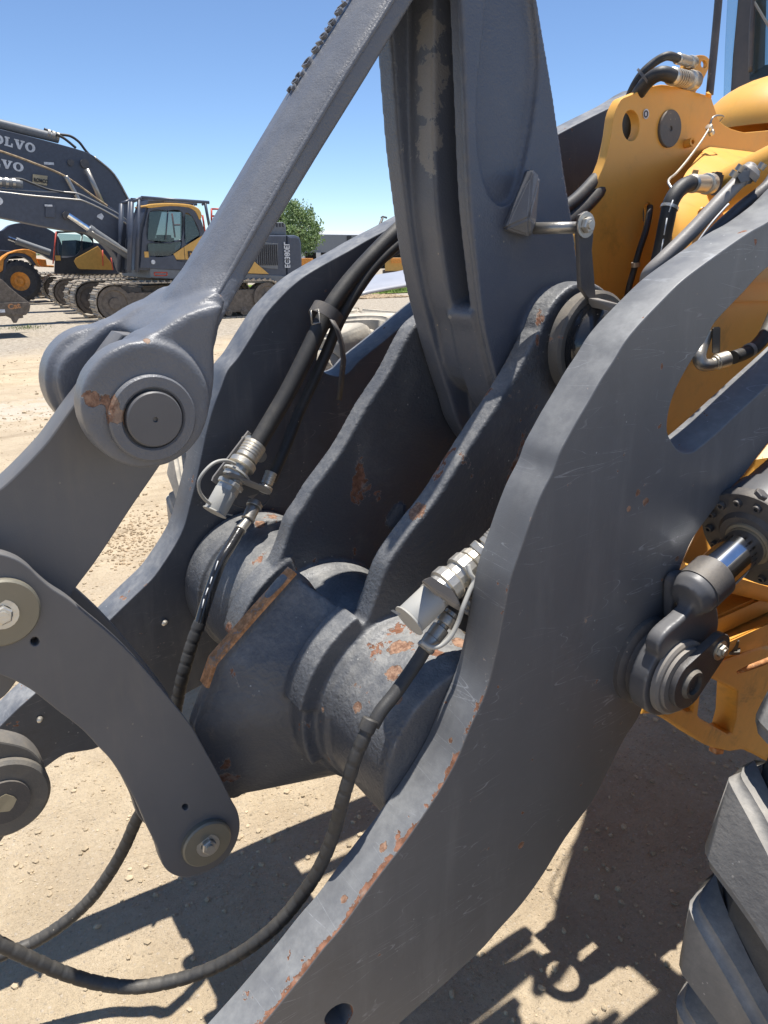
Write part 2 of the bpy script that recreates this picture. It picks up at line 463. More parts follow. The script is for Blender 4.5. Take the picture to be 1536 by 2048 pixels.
paint('pin_grey', (.10, .102, .11), .4, dust_a=.15, grain=.0002, rust=.0, dust=(.2, .18, .15))
paint('plated', (.55, .53, .48), .34, metal=.75, dust_a=.5, up_dust_light=.45, grain=.0006, grain_s=130, dust=(.52, .45, .33))
paint('bare_steel', (.32, .31, .29), .35, metal=.7, dust_a=.3, up_dust_light=.3, grain=.0004, dust=(.4, .35, .27))
paint('black_gloss', (.012, .014, .018), .16, dust_a=.04, up_dust_light=.12, grain=.0008, grain_s=60, coat=.4)
paint('black_steel', (.06, .06, .066), .45, dust_a=.25, up_dust_light=.35, grain=.0006, grain_s=200)
paint('pipe_grey', (.22, .21, .20), .45, dust_a=.3, up_dust_light=.35, grain=.0003)
paint('rubber_hose', (.022, .023, .025), .5, dust_a=.14, up_dust_light=.28, grain=.0004, grain_s=400, dust=(.26, .23, .18))
paint('cap_plastic', (.36, .36, .34), .5, dust_a=.2, up_dust_light=.25, grain=.0001, dust=(.45, .4, .3))
paint('yellow', (.82, .405, .072), .42, grime=.25, film=.15, dust_a=.12, up_dust_light=.15, grain=.0002, grain_s=300, dust=(.42, .33, .18))
paint('yellow_dirty', (.78, .40, .06), .45, grime=.45, film=.25, dust_a=.45, up_dust_light=.3, grain=.0003, grain_s=300, dust=(.25, .17, .08), rust=.3, rust_s=16, rustcol=(.09, .05, .02))
paint('tyre_rubber', (.16, .157, .150), .75, dust_a=.95, up_dust_light=.5, grain=.0012, grain_s=80, dust=(.45, .42, .37), spec=.25)
paint('tyre_dusty', (.30, .28, .24), .85, dust_a=1.4, up_dust_light=.6, grain=.002, grain_s=45, dust=(.60, .54, .44), spec=.2)
paint('tyre_groove', (.07, .066, .06), .8, dust_a=.5, up_dust_light=.3, grain=.002, grain_s=60, dust=(.2, .19, .17), spec=.2)
paint('rusty_edge', (.36, .19, .09), .55, dust_a=.35, up_dust_light=.3, grain=.0012, grain_s=160, rust=.60, rust_s=11, rustcol=(.36, .17, .07))
simple('chrome', (.75, .77, .8), .10, 1.0)
simple('seal_rubber', (.30, .25, .17), .6)
simple('white_paint', (.62, .64, .66), .5)
simple('black_print', (.03, .03, .035), .6)
simple('red_paint', (.50, .07, .04), .45)
simple('orange_paint', (.75, .30, .05), .45)
simple('far_grey', (.060, .072, .100), .42, var=.12)
simple('far_grey_light', (.16, .17, .18), .5, var=.1)
simple('far_yellow', (.62, .36, .09), .42, var=.08)
simple('far_rim', (.62, .30, .06), .5)
simple('far_rubber', (.07, .07, .072), .85, bump=.02, bs=20)
simple('track_steel', (.42, .36, .28), .6, .3, bump=.01, bs=30, var=.3)
simple('track_dark', (.15, .125, .10), .7, .1, bump=.01, bs=20, var=.3)
simple('pale_grey', (.36, .37, .40), .38, var=.06)
simple('sign_tan', (.40, .34, .22), .6)
simple('shed_wall', (.22, .235, .25), .7, var=.06)
simple('shed_roof', (.42, .43, .43), .6, var=.05)
simple('shed_dark', (.03, .032, .035), .6)
simple('shed_white', (.60, .60, .58), .6)
simple('wood_pole', (.10, .085, .07), .8)
simple('bark', (.10, .08, .06), .9, bump=.02, bs=12)
simple('interior', (.04, .042, .045), .7)
def glass_mat(name, tint, alpha, rough=.03):
    s = NT(name)
    s.b.inputs['Base Color'].default_value = (*tint, 1); s.b.inputs['Roughness'].default_value = rough
    s.b.inputs['Specular IOR Level'].default_value = .8
    tr = s.n('ShaderNodeBsdfTransparent'); tr.inputs[0].default_value = (.8, .9, .92, 1)
    mx = s.n('ShaderNodeMixShader'); mx.inputs[0].default_value = alpha
    s.l(tr.outputs[0], mx.inputs[1]); s.l(s.b.outputs[0], mx.inputs[2])
    s.l(mx.outputs[0], s.t.nodes['Material Output'].inputs[0]); M[name] = s.m
glass_mat('cab_glass', (.03, .05, .06), .35)
glass_mat('far_glass', (.05, .09, .11), .55)
glass_mat('clear_glass', (.4, .5, .6), .15)
def leaf_mat():
    s = NT('leaf')
    c = s.mix(s.ramp(s.noise(1.3, 3, .6), .35, .65), (.10, .17, .065), (.24, .33, .13))
    s.l(c, s.b.inputs['Base Color']); s.b.inputs['Roughness'].default_value = .6
    tl = s.n('ShaderNodeBsdfTranslucent'); s.l(c, tl.inputs[0])
    mx = s.n('ShaderNodeMixShader'); mx.inputs[0].default_value = .3
    s.l(s.b.outputs[0], mx.inputs[1]); s.l(tl.outputs[0], mx.inputs[2]); s.l(mx.outputs[0], s.t.nodes['Material Output'].inputs[0])
    M['leaf'] = s.m
leaf_mat()
def ground_mat():
    s = NT('yard_dirt')
    P = s.co.outputs['Object']
    ln = s.n('ShaderNodeVectorMath', operation='LENGTH'); s.l(P, ln.inputs[0]); dist = ln.outputs['Value']
    big = s.noise(.35, 5, .6); mid = s.noise(2.2, 6, .65); fin = s.noise(60, 5, .7)
    col = s.mix(s.ramp(mid, .32, .68), (.45, .355, .235), (.60, .49, .335))
    col = s.mix(s.ramp(big, .4, .65, 0, .5), col, (.47, .39, .29))
    # tyre ruts run along the yard road (machine x direction)
    rut = s.noise(3.2, 5, .6, .6, s.mapping((1.0, .16, 1), (0, 0, R(-8))))
    far = s.ramp(dist, 2.6, 6, 0, 1)
    col = s.mix(s.math('MULTIPLY', s.ramp(rut, .54, .66, 0, .45), far), col, (.27, .21, .145))
    col = s.mix(s.math('MULTIPLY', s.ramp(rut, .42, .33, 0, .5), far), col, (.55, .46, .34))
    # gravel: crushed pale stones of three sizes
    gm = None
    hs = None
    for sc, thr, amt in ((55, .30, .55), (120, .34, .45), (26, .20, .5)):
        v = s.n('ShaderNodeTexVoronoi'); v.inputs['Scale'].default_value = sc; s.l(P, v.inputs['Vector'])
        sel = s.n('ShaderNodeSeparateColor'); s.l(v.outputs['Color'], sel.inputs[0])
        keep = s.math('GREATER_THAN', sel.outputs[0], .52 if sc != 26 else .82)
        body = s.ramp(v.outputs[0], thr, thr*.75, 0, 1)
        mk = s.math('MULTIPLY', body, keep)
        stone = s.mix(sel.outputs[1], (.30, .235, .165), (.66, .58, .47))
        col = s.mix(s.math('MULTIPLY', mk, amt), col, stone)
        hh = s.math('MULTIPLY', s.math('MULTIPLY', keep, s.ramp(v.outputs[0], thr, 0, 0, 1)), 24/sc)
        hs = hh if hs is None else s.math('ADD', hs, hh)
    # pale gravel field round the excavators
    sx = s.n('ShaderNodeSeparateXYZ'); s.l(P, sx.inputs[0])
    gx = s.ramp(s.math('ADD', sx.outputs[0], s.math('MULTIPLY', big, 3)), 17.5, 19.5, 0, 1)
    gg = s.mix(s.ramp(s.noise(9, 6, .85), .3, .7), (.17, .15, .125), (.52, .47, .39))
    col = s.mix(s.math('MULTIPLY', gx, .85), col, gg)
    wt = s.ramp(s.math('ADD', s.math('ABSOLUTE', s.math('SUBTRACT', s.math('ADD', sx.outputs[0], s.math('MULTIPLY', mid, 1.5)), 11.5)), s.math('MULTIPLY', s.noise(5, 5, .7), 3)), 2.4, 1.6, 0, .6)
    col = s.mix(wt, col, (.56, .52, .45))
    col = s.mix(s.ramp(fin, .3, .75, 0, .30), col, (.30, .23, .15))
    s.l(col, s.b.inputs['Base Color']); s.b.inputs['Roughness'].default_value = .95; s.b.inputs['Specular IOR Level'].default_value = .15
    n1 = s.bump(hs, .006, 1); n2 = s.bump(mid, .05, .8, s.bump(rut, .10, .9, n1)); n3 = s.bump(s.noise(16, 7, .75), .020, 1, n2); n4 = s.bump(s.noise(140, 4, .7), .0025, 1, s.bump(fin, .004, 1, n3))
    s.l(n4, s.b.inputs['Normal']); M['ground'] = s.m
ground_mat()
simple('pebble_mat', (.46, .37, .25), .9, var=.28, bump=.002, bs=80, spec=.2)
simple('soil', (.38, .29, .19), .95, bump=.02, bs=10, spec=.1, var=.35)
simple('grass_mat', (.16, .22, .05), .9, bump=.02, bs=5, spec=.1, var=.45)
simple('blade_mat', (.13, .19, .05), .8, spec=.2, var=.3)
def plateYZ(name, yz, x, t, mat, parent, bevel=.002, holes=()):
    cy = sum(p[0] for p in yz)/len(yz); cz = sum(p[1] for p in yz)/len(yz)
    me = plate_mesh(name, [[(a-cy, b-cz) for a, b in yz]] + [[(a-cy, b-cz) for a, b in h] for h in holes], t, bevel)
    me.materials.clear(); me.materials.append(mat)
    o = bpy.data.objects.new(name, me); put(o, frameX(x + t/2, cy, cz), parent)
    return shade_auto(o, 25) if parent is not None else o
def yzs(pts, x): return [(W(a, b, x).y, W(a, b, x).z) for a, b in pts]
def circ_yz(y, z, r, n=32): return [(y + r*math.cos(2*math.pi*k/n), z + r*math.sin(2*math.pi*k/n)) for k in range(n)]
def cylX(y, z, r, x0, x1, n=40):
    return plateYZ('disc', circ_yz(y, z, r, n), x0, x1 - x0, M['plain'], None, bevel=.0005)

# =================================================================== THE LOADER
LD = thing('wheel_loader', 'yellow wheel loader with dark grey lift arms filling the right half of the view', 'wheel loader', (1.36, -1.845, 0))

# ---- near lift arm
near_out = [(1640, 355), (1586, 405), (1536, 443), (1497, 465), (1446, 500), (1384, 545), (1356, 568), (1321, 603), (1279, 647), (1251, 681),
  (1227, 720), (1202, 758), (1178, 800), (1153, 842), (1136, 873), (1119, 905), (1105, 943), (1082, 988), (1061, 1040), (1042, 1095), (1020, 1160),
  (1002, 1250), (989, 1317), (971, 1384), (939, 1456), (913, 1519), (881, 1577), (845, 1632), (805, 1690), (766, 1740), (724, 1797),
  (683, 1854), (644, 1900), (600, 1957), (520, 2055), (420, 2170), (330, 2280), (420, 2400), (560, 2290), (700, 2150), (799, 2048), (888, 1970), (965, 1898), (998, 1860),
  (1043, 1810), (1087, 1749), (1131, 1677), (1187, 1600), (1218, 1540), (1250, 1477), (1277, 1436), (1291, 1400), (1318, 1330), (1335, 1275), (1344, 1230), (1344, 1205),
  (1353, 1161), (1365, 1126), (1382, 1085), (1403, 1053), (1432, 1014), (1458, 982), (1488, 950), (1536, 887), (1640, 790), (1780, 640), (1860, 430), (1800, 320)]
near_slot = [(1536, 535), (1488, 584), (1461, 612), (1429, 647), (1412, 681), (1387, 716), (1370, 744), (1352, 779), (1342, 807), (1336, 835), (1335, 863),
  (1342, 880), (1357, 900), (1377, 905), (1394, 898), (1436, 863), (1488, 814), (1536, 769), (1620, 690), (1700, 600), (1700, 520), (1640, 490)]
near_hole = [(650, 2040), (662, 2020), (685, 2008), (702, 2012), (706, 2026), (698, 2042), (690, 2054), (660, 2056)]
arm = plateX('lift_arm', near_out, .84, .085, M['arm_near'], LD, holes=[near_slot, near_hole], bevel=.003)
tag(arm, 'scratched near lift arm with rust chipped front edge')

# ---- far lift arm
far_out = [(1310, 170), (1240, 205), (1120, 266), (950, 365), (850, 418), (787, 452), (732, 481), (696, 502), (650, 527), (610, 551), (582, 573), (558, 597), (533, 625), (509, 662),
  (476, 714), (455, 740), (442, 773), (427, 812), (413, 861), (404, 903), (392, 960), (381, 1002), (369, 1049), (353, 1084), (328, 1124), (304, 1157),
  (267, 1193), (239, 1220), (212, 1247), (150, 1312), (68, 1388), (34, 1418), (0, 1452), (-60, 1510), (-100, 1580), (-40, 1640), (30, 1590), (92, 1535), (130, 1509), (157, 1504), (197, 1495), (280, 1442), (366, 1391), (415, 1364),
  (520, 1300), (640, 1210), (760, 1090), (880, 950), (1000, 830), (1120, 700), (1290, 520), (1370, 420), (1385, 300), (1360, 215)]
far_slot = [(634, 721), (638, 733), (650, 745), (666, 751), (680, 752), (698, 744), (719, 721), (760, 688), (812, 645), (900, 570), (950, 510), (900, 475),
  (800, 508), (740, 552), (690, 602), (655, 655), (640, 692)]
arm2 = plateX('lift_arm', far_out, 1.95, .11, M['arm_far'], LD, holes=[far_slot], bevel=.003)
tag(arm2, 'far lift arm carrying the two thick black hoses')

# ---- cross tube casting with bellcrank brackets and stop plate
TY, TZ, TR = -.822, 1.058, .197
PVY, PVZ = -1.322, 1.80
tb = cylX(TY, TZ, TR, .925, 1.95, 64)
fl1 = cylX(TY, TZ, TR + .014, 1.84, 1.95, 64)
bB = solidX('b', [(1085, 655), (1040, 735), (1000, 800), (960, 860), (915, 930), (870, 1000), (830, 1050), (800, 1090), (775, 1130), (763, 1160), (748, 1205), (725, 1260), (702, 1305), (690, 1340),
   (800, 1400), (900, 1250), (1020, 1120), (1150, 1000), (1250, 880), (1290, 760), (1250, 640), (1160, 590)], 1.165, .055)
bA = solidX('b', [(880, 610), (830, 650), (810, 682), (775, 749), (733, 812), (690, 889), (655, 939), (627, 977), (606, 1012), (585, 1044), (570, 1090), (545, 1150), (522, 1200), (505, 1250), (495, 1300),
   (600, 1380), (760, 1250), (850, 1120), (960, 960), (1060, 800), (1090, 700), (1050, 600), (960, 560)], 1.50, .055)
boB = cylX(PVY, PVZ, .134, 1.165, 1.222, 48); boA = cylX(PVY, PVZ, .134, 1.50, 1.56, 48)
stop = solidX('s', [(589, 1148), (510, 1235), (432, 1326), (416, 1375), (398, 1425), (388, 1462), (420, 1530), (463, 1600), (540, 1545), (647, 1492), (690, 1420), (690, 1290), (640, 1190)], 1.336, .036)
# rounded gussets where the brackets meet the tube
gs = []
for bx in (1.165, 1.50):
    for r, e in ((TR + .008, .030),):
        gs.append(cylX(TY, TZ, r, bx - e, bx + .055 + e, 64))
def sector(r, a0, a1, x0, x1, ri=.15, n=14):
    pts = [(TY + math.cos(R(a0 + (a1-a0)*k/n))*r, TZ + math.sin(R(a0 + (a1-a0)*k/n))*r) for k in range(n+1)]
    pts += [(TY + math.cos(R(a1 - (a1-a0)*k/n))*ri, TZ + math.sin(R(a1 - (a1-a0)*k/n))*ri) for k in range(n+1)]
    return plateYZ('pad', pts, x0, x1 - x0, M['plain'], None, .0005)
pads = [sector(TR + .055, 12, 66, 1.162, 1.236), sector(TR + .040, -25, 14, 1.17, 1.225), sector(TR + .022, -95, -20, 1.175, 1.215),
        sector(TR + .055, 14, 70, 1.492, 1.572), sector(TR + .036, -30, 16, 1.505, 1.56)]
# the web of the stop plate flares into the tube
web_pts = [W(a, b, 1.345) for a, b in [(587, 1152), (520, 1235), (436, 1330), (420, 1378), (402, 1425), (393, 1462), (424, 1528), (466, 1592), (540, 1540), (645, 1488)]]
web_pts += [Vector((1.385, p.y, p.z)) for p in web_pts]
web_pts += [Vector((1.20, TY + math.cos(a_)*(TR + .006), TZ + math.sin(a_)*(TR + .006))) for a_ in [R(k*15 - 95) for k in range(12)]]
flare = hull('flare', web_pts, M['plain'], None)
tubeo = cast('cross_tube', [tb, fl1, bB, bA, boB, boA, stop, flare] + gs + pads, M['cast_tube'], LD, voxel=.0050, it=6)
tag(tubeo, 'cast cross tube with flaking paint and two upright bellcrank brackets')
# rusty worn edge of the stop plate
e1, e2, e3 = W(592, 1146, 1.334), W(432, 1327, 1.334), W(415, 1376, 1.334)
def strip(name, pts, w, lift, mat, parent):
    V, F = [], []
    for i, p in enumerate(pts):
        t = (pts[min(i+1, len(pts)-1)] - pts[max(i-1, 0)]).normalized()
        nrm = Vector((1, 0, 0)).cross(t).normalized()
        if nrm.y < 0: nrm = -nrm
        for dx, dn in ((0, -lift), (0, lift*.4), (.004, lift), (w-.004, lift), (w, lift*.4), (w, -lift)):
            V.append(p + Vector((dx, 0, 0)) + nrm*dn)
    k = 6
    for i in range(len(pts)-1):
        for j in range(k):
            F.append((i*k+j, i*k+(j+1) % k, (i+1)*k+(j+1) % k, (i+1)*k+j))
    F.append(tuple(range(k))); F.append(tuple((len(pts)-1)*k+j for j in range(k))[::-1])
    o = obj(name, V, F, mat, parent); return o
st = strip('stop_edge', [e1, (e1+e2)/2 + Vector((0, .002, 0)), e2, e3], .038, .004, M['rusty_edge'], LD)
tag(st, 'bare rusty edge of the stop plate')
small_lug = hull('lug', [W(a, b, x) for x in (1.239, 1.364) for a, b in [(768, 1040), (792, 1003), (812, 1003), (812, 1035), (790, 1062), (772, 1056)]], M['cast_tube'], LD, .0068)

# ---- bellcrank
nearpl = [(925, 0), (932, 200), (940, 400), (955, 550), (968, 650), (986, 730), (1005, 790), (1040, 850), (1120, 860), (1230, 800), (1260, 690), (1215, 600), (1165, 560), (1145, 440), (1130, 350), (1105, 180), (1075, 0), (1050, -160), (1010, -300), (960, -330), (920, -260), (918, -140)]
oval = [(968, 60), (958, 160), (956, 260), (962, 330), (978, 385), (1003, 412), (1030, 395), (1052, 320), (1070, 220), (1078, 120), (1070, 20), (1055, -60), (1010, -110), (980, -60)]
n1 = solidX('n', nearpl, 1.239, .0182, holes=[oval]); n2 = solidX('n', nearpl, 1.255, .0409)
n1y = yzs(nearpl, 1.239)
farpl = [(785, 100), (792, 200), (800, 300), (812, 400), (825, 500), (842, 590), (862, 670), (882, 740), (900, 795), (918, 850), (960, 900), (1060, 900), (1150, 800), (1150, 600), (1120, 440), (1100, 300), (1060, 100), (1000, -100), (880, -300), (800, -260), (775, -60)]
f1 = solidX('f', farpl, 1.433, .0569)
web = [W(a, b, 1.353) for a, b in [(900, -300), (905, 0), (915, 200), (925, 400), (935, 560), (945, 700), (960, 850)]]
webpoly = [(p.y - .0398, p.z) for p in web] + [(p.y - .1364, p.z) for p in reversed(web)]
w1 = plateYZ('w', webpoly, 1.285, .1592, M['plain'], None, .0006)
rib = solidX('r', [(872, -250), (868, 0), (866, 200), (872, 400), (886, 520), (900, 600), (915, 650), (940, 760), (1000, 780), (1000, 500), (960, 200), (940, -250)], 1.352, .09)
pocket = solidX('r', [(958, 610), (944, 632), (952, 665), (970, 742), (994, 815), (1040, 860), (1120, 850), (1100, 640), (1000, 600)], 1.28, .09)
hubc = cylX(PVY, PVZ, .1194, 1.222, 1.512, 48)
crank = cast('bellcrank', [n1, n2, f1, w1, rib, pocket, hubc], M['cast_crank'], LD, voxel=.0045, it=7)
tag(crank, 'tall cast bellcrank rising out of the picture')
wedge = hull('stop_lug', [W(1065, 338, 1.188), W(1080, 353, 1.188), W(1072, 444, 1.188), W(1060, 473, 1.194), W(1058, 436, 1.177), W(1011, 456, 1.222),
    W(1052, 338, 1.251), W(1075, 360, 1.251), W(1068, 470, 1.251), W(1000, 460, 1.251)], M['cast_link'], LD, .0045)
# pivot pin, collars, retaining strap
lathe('pivot_collar', (1.139, PVY, PVZ), (-1, 0, 0), [(.1182, -.0114), (.1182, .0159), (.1114, .0205), (0, .0205)], M['dark_boss'], LD, 48)
lathe('pivot_pin', (1.12, PVY, PVZ), (-1, 0, 0), [(.1001, -.0114), (.1001, .0091), (.0932, .0136), (.091, .0273), (.0819, .0409), (.0625, .0523), (.0341, .0569), (0, .0569)], M['black_gloss'], LD, 48)
rod1 = tube('strap_bar', [W(1068, 457, 1.205), W(1165, 455, 1.12)], .0119, M['bare_steel'], LD, 16)
sp = [(1162, 430), (1176, 422), (1184, 430), (1187, 470), (1184, 500), (1189, 560), (1192, 596), (1180, 600), (1162, 575), (1160, 520), (1158, 470)]
strap = plateX('retaining_strap', sp, 1.109, .0114, M['black_steel'], LD, bevel=.0011, smooth=False)
V = []
for (a, b) in [(1162, 574), (1172, 596), (1186, 606), (1245, 612), (1247, 628), (1232, 626), (1180, 618), (1164, 600)]: pass
hull('strap_foot', [W(1176, 596, 1.109), W(1196, 596, 1.109), W(1262, 614, .955), W(1256, 630, .96), W(1178, 614, 1.12), W(1262, 620, .955), W(1196, 606, 1.12)], M['pipe_grey'], LD, .0011)
b_ = bolt(W(1171, 450, 1.107), (-1, 0, 0), .0142, M['plated'], LD, stub=.0045)

# ---- tilt link (forked casting)
LX0, LX1 = 1.273, 1.475
T = [(930, -240), (850, -110), (784, 0), (689, 152), (601, 300), (520, 440), (460, 545), (427, 598), (402, 648), (384, 695)]
B = [(975, -235), (893, -105), (825, 5), (730, 160), (640, 305), (555, 445), (494, 550), (457, 605), (438, 655), (430, 705)]
LW = [1, 1, 1, 1, 1, 1, 1.03, 1.12, 1.3, 1.55]
DF = [1, 1, 1, 1, 1, .9, .7, .5, .3, .1]
V, F = [], []
for (t, b, wf, df) in zip(T, B, LW, DF):
    xs_ = (LX0 + LX1)/2 - (LX1 - LX0)/2*wf
    tp, bp = W(*t, xs_), W(*b, xs_); up = (tp - bp).normalized(); L = max((tp - bp).length, .0341)
    nn = Vector((0, up.y, up.z)); cx = (LX0 + LX1) / 2; hw = (LX1 - LX0) / 2 * wf
    sec = [(-hw, -L), (-hw, 0), (-hw*.93, .0114), (-hw*.5, .0296), (0, .0364), (hw*.5, .0296), (hw*.93, .0114), (hw, 0), (hw, -L), (hw*.5, -L-.014*df), (-hw*.5, -L-.014*df)]
    for dx, dn in sec: V.append(Vector((cx + dx, tp.y, tp.z)) + nn * dn)
k = 11
for i in range(len(T) - 1):
    for j in range(k): F.append((i*k+j, i*k+(j+1) % k, (i+1)*k+(j+1) % k, (i+1)*k+j))
F.append(tuple(range(k))[::-1]); F.append(tuple((len(T)-1)*k + j for j in range(k)))
shaft = obj('shaft', V, F, M['plain'])
bmx = bmesh.new(); bmx.from_mesh(shaft.data); bmesh.ops.recalc_face_normals(bmx, faces=bmx.faces); bmx.to_mesh(shaft.data); bmx.free()
cheek = [(408, 615), (448, 610), (440, 640), (430, 690), (432, 745), (424, 805), (396, 862), (350, 906), (298, 928), (250, 918), (212, 888), (188, 845), (178, 796), (192, 752), (224, 724),
         (258, 700), (292, 672), (322, 660), (352, 640), (380, 625)]
LPY, LPZ = W(303, 835, 1.194).y, W(303, 835, 1.194).z
cn = solidX('c', cheek, 1.205, .0853)
ck = yzs(cheek, 1.205)
cf = plateYZ('c', [tuple(v)[:2] for v in cr([(a, b, 0) for a, b in ck], True, 3)], 1.438, .0853, M['plain'], None, .0006)
crown = solidX('c', [(318, 668), (350, 640), (380, 618), (410, 596), (436, 584), (452, 604), (440, 640), (424, 690), (385, 716), (345, 705), (315, 690)], 1.228, .2729)
BCY, BCZ = W(297, 812, 1.194).y, W(297, 812, 1.194).z
bo1 = cylX(BCY, BCZ, .1035, 1.192, 1.251, 56); bo2 = cylX(BCY, BCZ, .1035, 1.467, 1.541, 56)
link = cast('tilt_link', [shaft, cn, cf, crown, bo1, bo2], M['cast_link'], LD, voxel=.005, it=12)
tag(link, 'long forked casting running from the bellcrank down to the coupler')
ring_lathe('link_bushing', (1.189, LPY, LPZ), (-1, 0, 0), [(.0489, -.0114), (.0705, -.0114), (.0705, .006), (.0675, .009), (.052, .009), (.0489, .006)], M['cast_link'], LD, 48)
lathe('link_pin', (1.189, LPY, LPZ), (-1, 0, 0), [(.0449, -.0114), (.0449, .0132), (.0428, .0155), (.0045, .0155), (.0034, .0110), (0, .0110)], M['pin_grey'], LD, 48)
for wx in (1.302, 1.416): lathe('thrust_washer', (wx, LPY, LPZ), (1, 0, 0), [(0, 0), (.058, 0), (.058, .0136), (0, .0136)], M['black_steel'], LD, 40)
tube('parting_line', [W(a, b, LX0 + .001) for a, b in [(850, -110), (784, 0), (689, 152), (601, 300), (520, 440), (460, 545)]] + [W(427, 600, 1.262), W(402, 650, 1.240), W(384, 697, 1.212)], .0052, M['cast_link'], LD, 8)
# raised casting marks on the back of the link
def text_mesh(name, body, size, ext, mat, parent, wm, align='CENTER', spacing=1.0):
    cu = bpy.data.curves.new(name, 'FONT'); cu.body = body; cu.size = size; cu.extrude = ext; cu.align_x = align; cu.resolution_u = 3; cu.space_character = spacing
    o = bpy.data.objects.new(name, cu); COL.objects.link(o)
    dg = bpy.context.evaluated_depsgraph_get(); me = bpy.data.meshes.new_from_object(o.evaluated_get(dg))
    bpy.data.objects.remove(o); bpy.data.curves.remove(cu); me.materials.clear(); me.materials.append(mat)
    o = bpy.data.objects.new(name, me); return put(o, wm, parent)
a3, b3 = W(784, 0, LX0), W(601, 300, LX0)
dirn = (a3 - b3).normalized(); nrm = Vector((1, 0, 0)).cross(dirn).normalized()
if nrm.z < 0: nrm = -nrm
cxd = Vector((1, 0, 0))
def mark_frame(px, py, lift, dx):
    p = W(px, py, LX0) + nrm*lift + cxd*dx
    # text reads along the link, upright facing out; x along dirn
    m = Matrix.Identity(4); X = dirn; Z = nrm; Y = Z.cross(X)
    for i in range(3): m[i][0], m[i][1], m[i][2], m[i][3] = X[i], Y[i], Z[i], p[i]
    return m
text_mesh('casting_mark', '202 D 01060 8V/NS 1 GR', .031, .0035, M['cast_link'], LD, mark_frame(668, 192, .034, .106), align='LEFT')

# ---- hub yoke, lift cylinder on the near arm
CY, CZ = W(1288, 1318, .84).y, W(1288, 1318, .84).z
lathe('cylinder_boss', (.842, CY, CZ), (-1, 0, 0), [(.098, 0), (.098, .012), (.090, .018), (.082, .020), (.082, .04), (0, .04)], M['black_steel'], LD, 48)
eye0 = cylX(CY, CZ, .094, .765, .806, 48)
ax0 = W(1400, 1175, .775); ax1 = W(1482, 1100, .775); cdir = (ax1 - ax0).normalized(); side = Vector((1, 0, 0)).cross(cdir).normalized()
c0 = Vector((.775, CY, CZ))
# yoke arms that run from the eye to the rod
yo = [solidX('y', [(1388, 1182), (1400, 1174), (1416, 1180), (1430, 1200), (1438, 1225), (1438, 1258), (1425, 1290), (1390, 1320), (1345, 1330), (1318, 1310), (1322, 1282), (1342, 1258), (1366, 1238), (1384, 1216)], .758, .034),
      solidX('y', [(1352, 1154), (1398, 1150), (1402, 1195), (1372, 1245), (1348, 1255), (1344, 1210)], .812, .024)]
rodm = lathe('y', ax0 - cdir*.045, cdir, [(.035, 0), (.047, .02), (.047, .09)], M['plain'], None, 40)
yoke = cast('rod_eye', [eye0, rodm] + yo, M['pin_grey'], LD, voxel=.004, it=6)
lathe('eye_washer', (.762, CY, CZ), (-1, 0, 0), [(.082, 0), (.082, .012), (.076, .016), (.070, .016), (.070, .024), (0, .024)], M['pipe_grey'], LD, 44)
ring_lathe('pin_bore', (.738, CY, CZ), (-1, 0, 0), [(.021, -.01), (.036, -.01), (.034, .012), (.028, .022), (.021, .022)], M['dark_boss'], LD, 32)
lp = W(1430, 1296, .735); 
d2 = Vector((0, lp.y - CY, lp.z - CZ)); L2 = d2.length; d2.normalize(); s2 = Vector((0, -d2.z, d2.y))
def padloop(r1, r2):
    pts = []
    for k in range(13):
        th = math.pi/2 + math.pi*k/12
        v = d2*math.cos(th)*r1 + s2*math.sin(th)*r1; pts.append((CY + v.y, CZ + v.z))
    for k in range(9):
        th = -math.pi/2 + math.pi*k/8
        v = d2*(L2 + math.cos(th)*r2) + s2*math.sin(th)*r2; pts.append((CY + v.y, CZ + v.z))
    return pts
plateYZ('lock_plate', padloop(.056, .036), .724, .018, M['black_steel'], LD, .0015)
bolt((.724, CY + d2.y*L2, CZ + d2.z*L2), (-1, 0, 0), .0125, M['plated'], LD, stub=.003)
rb = lathe('piston_rod', ax0 + cdir*.03, cdir, [(.043, 0), (.043, .5)], M['chrome'], LD, 48)
lathe('rod_collar', ax0 - cdir*.01, cdir, [(.0490, 0), (.0490, .055), (.044, .060)], M['black_steel'], LD, 48)
fo = ax0 + cdir*.165
ring_lathe('rod_seal', fo - cdir*.004, cdir, [(.0435, 0), (.050, 0), (.052, .004), (.052, .02), (.0435, .02)], M['seal_rubber'], LD, 48)
head = ring_lathe('cylinder_head', fo, cdir, [(.052, 0), (.066, 0), (.070, .006), (.074, .010), (.116, .012), (.118, .016), (.118, .036), (.052, .036)], M['black_steel'], LD, 56)
barrel = lathe('cylinder_barrel', fo, cdir, [(.108, .030), (.112, .05), (.112, .10), (.105, .115), (.105, .9)], M['pin_grey'], LD, 56)
ref = None
am = axis_frame(fo, cdir)
for kk in range(14):
    th = 2*math.pi*kk/14
    ctr = am @ Vector((math.cos(th)*.096, math.sin(th)*.096, .012))
    fr = axis_frame(ctr, -cdir)
    if ref is None:
        ref = ring_lathe('cap_screw', ctr, -cdir, [(.0, .002), (.0045, .002), (.0045, .010), (.0085, .010), (.0092, .008), (.0092, -.004), (0, -.004)], M['black_steel'], head, 14)
    else: dup(ref, fr, head)
bolt(W(1519, 992, .70), (-.55, -.1, .83), .012, M['black_steel'], barrel, washer=False)

